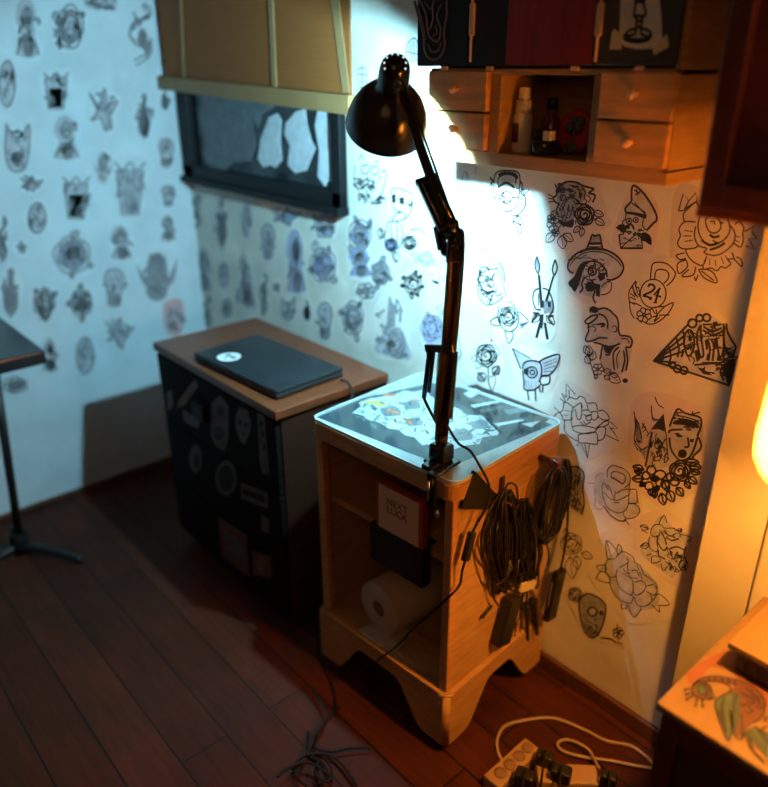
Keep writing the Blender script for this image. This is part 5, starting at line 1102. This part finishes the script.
t_ = thing('round_jar', 'squat dark glass jar with pale label in front of the amber bottle', 'jar', (nx(549), sy-.015, sz))
T = Matrix.Translation((nx(548), sy-.012, sz))
bm = nb(); lathe(bm, [(0, 0), (.027, 0), (.030, .006), (.030, .022), (.026, .030), (0, .030)], T, 28); obj('jar_body', bm, M['jar_dark'], t_)
bm = nb(); lathe(bm, [(0, .030), (.018, .030), (.018, .048), (0, .048)], T @ Matrix.Translation((-.010, .004, 0)), 20); obj('jar_lid', bm, M['black_matte'], t_)
bm = nb(); p = Vector((nx(556), sy-.034, sz)); box(bm, p.x-.009, p.x+.009, p.y-.002, p.y+.018, p.z+.030, p.z+.049, bev=.001); obj('jar_label', bm, M['bottle_white'], t_)
t_ = thing('round_ornament', 'red disc ornament with dusty grey flower at right of the open niche', 'ornament', (nx(582), sy+.03, sz))
xo = PY(576, 122, sy+.04).x
bm = nb(); lathe(bm, [(0, -.006), (.040, -.006), (.044, 0), (.040, .006), (0, .008)], frame_to((0, -1, .15), (xo, sy+.04, sz+.0445)), 32); obj('red_disc', bm, M['red_round'], t_)
bm = nb(); rn = random.Random(4)
for k in range(13): ball(bm, (xo+.016+rn.uniform(-.014, .014), sy+.015+rn.uniform(-.008, .008), sz+.058+rn.uniform(-.012, .014)), .0085, sc=(1, .5, 1), sub=1)
tube(bm, [(xo+.018, sy+.016, sz), (xo+.015, sy+.013, sz+.03), (xo+.016, sy+.015, sz+.058)], .002, 6)
for k in range(6): ball(bm, (xo+.012+rn.uniform(-.014, .014), sy+.012, sz+.012+rn.uniform(-.004, .014)), .008, sc=(1, .5, .8), sub=1)
obj('dusty_flower', bm, M['dusty'], t_)

# ------------------------------------------------------------------ mahogany wall box upper right
t_ = thing('mahogany_box', 'dark mahogany wall box cut by the photo right edge', 'cabinet', (-.28, 1.2, 1.40))
bm = nb(); box(bm, -.535, .0, 1.105, W-.067, 1.397, 2.0, bev=.004); obj('box_body', bm, M['walnut'], t_)
bm = nb(); box(bm, -.538, .003, 1.098, W-.066, 1.388, 1.402, bev=.003); obj('bottom_lip', bm, M['mahogany_lip'], t_)
bm = nb(); 
for a in ((-.535, -.50, 1.402, 2.0), (-.035, 0, 1.402, 2.0), (-.50, -.035, 1.402, 1.44), (-.50, -.035, 1.95, 2.0)): box(bm, a[0], a[1], 1.095, 1.108, a[2], a[3], bev=.003)
obj('front_frame', bm, M['walnut'], t_)

# ------------------------------------------------------------------ desk, painted board, warm lamp
D0 = PZ(656, 702, .62)
t_ = thing('dark_desk', 'dark carved desk under the painted peacock board', 'desk', (D0.x+.25, D0.y+.17, 0))
bm = nb(); box(bm, D0.x+.012, D0.x+.56, D0.y+.012, W-.07, 0, .602, bev=.003); obj('desk_body', bm, M['desk_dark'], t_)
bm = nb(); box(bm, D0.x+.012, D0.x+.045, D0.y+.004, D0.y+.016, 0, .602, bev=.002); box(bm, D0.x+.045, D0.x+.56, D0.y+.004, D0.y+.014, .56, .602, bev=.002); obj('front_stile', bm, M['walnut'], t_)
rn = random.Random(5); bm = nb()
for k in range(16):
    p = Vector((D0.x+.11+rn.random()*.2, D0.y+.012, .30+rn.random()*.22)); a = rn.random()*6.3
    tube(bm, [p, p+Vector((.022*math.cos(a), -.004, .022*math.sin(a))), p+Vector((.034*math.cos(a+.6), 0, .034*math.sin(a+.6)))], lambda t: .006*(1-.6*t), 6)
obj('carved_relief', bm, M['door_black'], t_)
bd = thing('painted_board', 'orange wooden board painted with a green-tailed peacock', 'board', (D0.x+.25, D0.y+.17, .602))
bm = nb(); box(bm, D0.x, D0.x+.575, D0.y, W-.07, .603, .62, bev=.004); obj('board', bm, M['board'], bd)
art = nb(); K = (640, 580, 3.805); zz = .6203
def zq(s): return [PZ(K[0]+x/K[2], K[1]+y/K[2], zz) for x, y in (pts(s) if isinstance(s, str) else s)]
def af(s, mi, dz=0.0): 
    P = smooth_pts(zq(s), 3, True); sheet(art, P, zz+dz, .00025, mi)
def al(s, w=.0028, mi=0): P = smooth_pts(zq(s), 4); ribbon(art, [p+Vector((0, 0, .0016)) for p in P], w, Vector((0, 0, 1)), mi)
af("330,270 420,300 490,345 490,480 420,440 350,350 270,330 250,350 200,400 180,350 260,300", 4)
af("290,470 300,445 340,420 370,400 420,400 450,425 480,470 470,520 430,545 400,580 385,600 350,580 335,610 315,570 295,510", 1, .0003)
af("285,475 300,450 330,430 350,440 340,500 345,560 338,612 320,580 300,530", 3, .0005)
af("400,580 440,560 487,600 495,680 470,660 430,620", 3, .0005); af("440,570 495,590 495,640 460,610", 2, .0006)
af("350,440 375,430 380,500 370,560 350,590 345,520", 2, .0006)
af("197,410 215,390 245,390 268,410 275,440 255,455 220,450 200,435", 1, .0003); af("215,405 240,402 255,425 240,440 218,432", 3, .0005)
af("210,392 240,372 290,370 350,380 400,395 430,420 380,410 330,395 280,385 240,392", 1, .0002)
for s in ("200,405 230,378 280,368 340,376 400,392 445,420 475,465 465,520 430,545", "197,410 215,390 245,390 268,410 275,440 255,455 220,450 200,435 197,410", "240,392 280,386 330,400 345,425 300,450 285,475 300,530 320,585 338,612 348,560 342,500", "275,440 285,450 262,458", "215,410 240,405 252,425 238,438 222,430 225,418", "200,430 178,436", "203,440 180,455", "218,450 212,475", "235,455 238,478", "190,415 172,420", "345,500 360,590 385,608 400,580", "385,510 390,600", "400,410 415,425 430,420", "425,440 440,455 458,448", "385,430 400,445 412,440", "405,460 420,472 438,465", "375,470 388,482 400,478", "395,500 412,510 430,500", "440,480 452,492 468,484", "310,470 318,520 330,580", "300,500 312,545 328,590", "420,570 450,620 490,650", "410,575 430,650 465,690", "430,560 465,580 492,600", "215,400 238,395 258,410 262,430 245,445", "365,440 355,500 350,570", "400,580 420,640 480,700", "440,560 470,600 495,625", "420,600 450,640 490,670", "320,450 310,500 322,560", "490,530 478,520 475,535 488,540", "400,440 420,450 435,470", "390,470 410,480 425,500", "420,430 445,450 455,480", "480,560 450,575", "262,372 262,386", "285,369 287,385", "310,371 315,392", "335,375 340,397", "360,382 362,404"): al(s)
for x, y in ((176, 437), (178, 457), (211, 480), (238, 482), (170, 420)): al([(x-3, y), (x, y-3), (x+3, y), (x, y+3), (x-3, y)], .003)
obj('peacock_painting', art, [M['ink'], M['pea_rust'], M['pea_teal'], M['pea_green'], M['pea_glow']], bd)
al_ = None
U = PZ(728, 642, .68)
bm = nb(); box(bm, U.x+.014, U.x+.5, U.y+.012, W-.075, .6225, .668, bev=.004); 
for k in range(14):
    x = U.x+.03+k*.022; ball(bm, (x, U.y+.014, .640), .010, sc=(.6, .5, 1.3), sub=1)
tag(obj('patterned_box', bm, M['desk_dark']), 'dark patterned flat box between the painted board and upper lid', 'box')
bm = nb(); box(bm, U.x, U.x+.52, U.y, W-.072, .668, .68, bev=.002); tag(obj('flat_lid', bm, M['board']), 'plain orange board lying on the dark patterned box', 'board')
LC = Vector((-.252, 1.08, 0)); zl = 1.06
t_ = thing('pendant_lamp', 'glowing yellow glass shade lamp at the photo right edge', 'lamp', (LC.x, LC.y, zl))
bm = nb(); T = Matrix.Translation(LC)
lathe(bm, [(.098, zl-.001), (.110, zl+.006), (.117, zl+.020), (.1195, zl+.05), (.117, zl+.12), (.108, zl+.18), (.092, zl+.22), (.088, zl+.22), (.104, zl+.178), (.113, zl+.12), (.1155, zl+.05), (.113, zl+.022), (.107, zl+.009), (.098, zl-.001)], T, 48)
obj('lamp_shade', bm, M['shade_glass'], t_, 'glowing yellow glass shade')
bm = nb(); tube(bm, [LC+Vector((.103*math.cos(k*PI/16), .103*math.sin(k*PI/16), zl)) for k in range(32)], .0025, 6, closed=True, sm=1)
for k in range(3): a = k*2*PI/3; tube(bm, [LC+Vector((0, 0, zl+.02)), LC+Vector((.102*math.cos(a), .102*math.sin(a), zl+.001))], .0018, 6, sm=1)
obj('shade_ring', bm, M['brass'], t_)
bm = nb(); tube(bm, [LC+Vector((0, 0, zl+.10)), LC+Vector((0, 0, zl+.36)), LC+Vector((0, .008, zl+.42)), LC+Vector((0, .014, zl+.425))], .004, 8); lathe(bm, [(0, zl+.10), (.016, zl+.10), (.016, zl+.15), (.006, zl+.16), (0, zl+.16)], T, 16); lathe(bm, [(0, 0), (.025, 0), (.025, .004), (0, .006)], frame_to((0, -1, 0), (LC.x, 1.0948, zl+.425)), 20)
for k in range(3): a = k*2*PI/3+.5; tube(bm, [LC+Vector((0, 0, zl+.155)), LC+Vector((.0895*math.cos(a), .0895*math.sin(a), zl+.219))], .0018, 6, sm=1)
obj('hanging_cord', bm, M['walnut'], t_)
bm = nb(); ball(bm, LC+Vector((0, 0, zl+.075)), .028, sub=2); obj('bulb', bm, M['bulb_warm'], t_, 'lit warm bulb')

# ------------------------------------------------------------------ floor clutter
K = (480, 687, 4.267)
def fl(x, y, z=0): return PZ(K[0]+x/K[2], K[1]+y/K[2], z)
def ft(s, z=.004): return [fl(x, y, z) for x, y in pts(s)]
t_ = thing('power_strip', 'tan power strip on the floor at the photo bottom edge', 'power strip', fl(200, 360))
a = fl(70, 405, .02); b = fl(225, 262, .02); dr = (b-a).normalized(); sd2 = Vector((0, 0, 1)).cross(dr)
bm = nb(); bar(bm, a-dr*.02, b, .05, .036, side=sd2, bev=.004); obj('strip_body', bm, M['plastic_tan'], t_)
bm = nb(); 
for k in (.1, .35, .6, .85): lathe(bm, [(0, 0), (.016, 0), (.016, .002), (.006, .002), (0, .0022)], Matrix.Translation(a.lerp(b, k)+Vector((0, 0, .018))), 16)
obj('socket', bm, M['card'], t_)
t_ = thing('power_strip', 'second tan socket block with black plugs at the photo bottom edge', 'power strip', fl(330, 400))
a2 = fl(240, 385, .02); b2 = fl(500, 395, .02); d2_ = (b2-a2).normalized(); s2 = Vector((0, 0, 1)).cross(d2_)
bm = nb(); bar(bm, a2, b2, .055, .036, side=s2, bev=.004); obj('strip_body', bm, M['plastic_tan'], t_)
for x, y, lab, sc_ in ((275, 310, 'black plug nearest the wall in the floor socket cluster', 1.1), (345, 375, 'black round plug in the middle of the floor socket cluster', 1.25), (190, 392, 'black plug lowest at left of the floor socket cluster', 1.2), (548, 400, 'dark plug at right end of the floor socket cluster', 1.0)):
    p = fl(x, y, .05); t_ = thing('power_plug', lab, 'plug', (p.x, p.y, .038), 0, 'black plugs in the floor power strips')
    bm = nb(); T = Matrix.Translation((p.x, p.y, .0385)) @ Matrix.Rotation(.4, 4, 'Z'); box(bm, -.019*sc_, .019*sc_, -.014*sc_, .014*sc_, 0, .034, T=T, bev=.006); obj('plug_body', bm, M['black_matte'], t_)
    bm = nb(); q = Vector((p.x, p.y, .0715)); tube(bm, [q, q+Vector((.004, -.01, .014)), q+Vector((.03, -.05, 0)), Vector((q.x+.06, q.y-.10, .006)), Vector((q.x+.12, q.y-.16, .004))], .0028, 6); obj('plug_cord', bm, M['rubber'], t_)
    bm = nb(); tube(bm, [Vector((p.x-.016*sc_, p.y-.015*sc_, .05)), Vector((p.x-.012*sc_, p.y-.015*sc_, .066))], .002, 6, sm=1); obj('chrome_edge', bm, M['steel'], t_)
bm = nb(); tube(bm, [fl(125, 345, .03)]+ft("100,325 75,270 76,215 110,165 200,140 300,132 370,150 460,190 540,230 640,250 700,290 740,330 770,360"), .0042, 8)
tag(obj('white_cable', bm, M['white_cable']), 'long off-white cable loop on the dark floor by the wall', 'cable')
bm = nb(); tube(bm, [fl(508, 345, .034), fl(490, 315, .026)]+ft("465,270 420,240 370,225 335,235 335,258 370,280 450,300 560,315 660,335 760,352", .010), .0042, 8)
tag(obj('white_cable', bm, M['white_cable']), 'short off-white cable curl next to the black plugs', 'cable')
K2 = (240, 640, 4.8)
bm = nb(); rn = random.Random(12)
def f2(s, z): return [PZ(K2[0]+x/K2[2], K2[1]+y/K2[2], z+.004*rn.random()) for x, y in pts(s)]
for i, s in enumerate(("480,320 420,380 380,440 360,520 370,600 380,700", "330,440 330,520 350,560 400,600 440,680", "250,620 290,570 360,545 440,560 500,610 560,700", "360,520 440,535 520,520 600,515 625,525", "260,640 300,600 280,660 320,700", "400,560 440,620 420,680 360,640 380,580", "350,230 400,330 400,400 350,470 320,560", "180,660 240,610 330,590 420,640")):
    tube(bm, f2(s, .006+.004*i), .0036, 7)
tag(obj('cable_heap', bm, M['rubber']), 'tangled black cables on the floor in front of the cart', 'cable')
bm = nb(); tube(bm, [PZ(316, 622, .06), PZ(317, 640, .03), PZ(322, 662, .006), PZ(334, 690, .005), PZ(336, 716, .005)], .0032, 7)
tag(obj('floor_cord', bm, M['rubber']), 'thin dark cord on the floor at the cart left foot', 'cord')

# ------------------------------------------------------------------ lights
wd = bpy.data.worlds.new('room_ambient'); S.world = wd; wd.use_nodes = True
bg = wd.node_tree.nodes['Background']; bg.inputs[0].default_value = (1.0, .62, .42, 1); bg.inputs[1].default_value = .012
l = bpy.data.lights.new('room_fill', 'AREA'); l.energy = 4.0; l.size = 1.2; l.color = (1.0, .48, .2)
lo = bpy.data.objects.new('room_fill', l); COL.objects.link(lo); lo.location = (.5, -.9, 2.3)
lo.rotation_euler = (Vector((-1.1, 1.0, .4))-Vector((.5, -.9, 2.3))).to_track_quat('-Z', 'Y').to_euler()

# ------------------------------------------------------------------ camera
cam = bpy.data.cameras.new('camera'); co = bpy.data.objects.new('camera', cam); COL.objects.link(co); S.camera = co
cam.sensor_fit = 'HORIZONTAL'; cam.sensor_width = 36; cam.lens = F/768*36
co.matrix_world = Matrix.Translation(CAM) @ ROT.to_4x4()
cam.clip_start = .02
cam.shift_x = 0; cam.shift_y = 0
cam.dof.use_dof = True; cam.dof.focus_distance = 1.60; cam.dof.aperture_fstop = cam.lens/1000/.027
S.view_settings.view_transform = 'Standard'; S.view_settings.look = 'None'; S.view_settings.exposure = 0; S.view_settings.gamma = 1
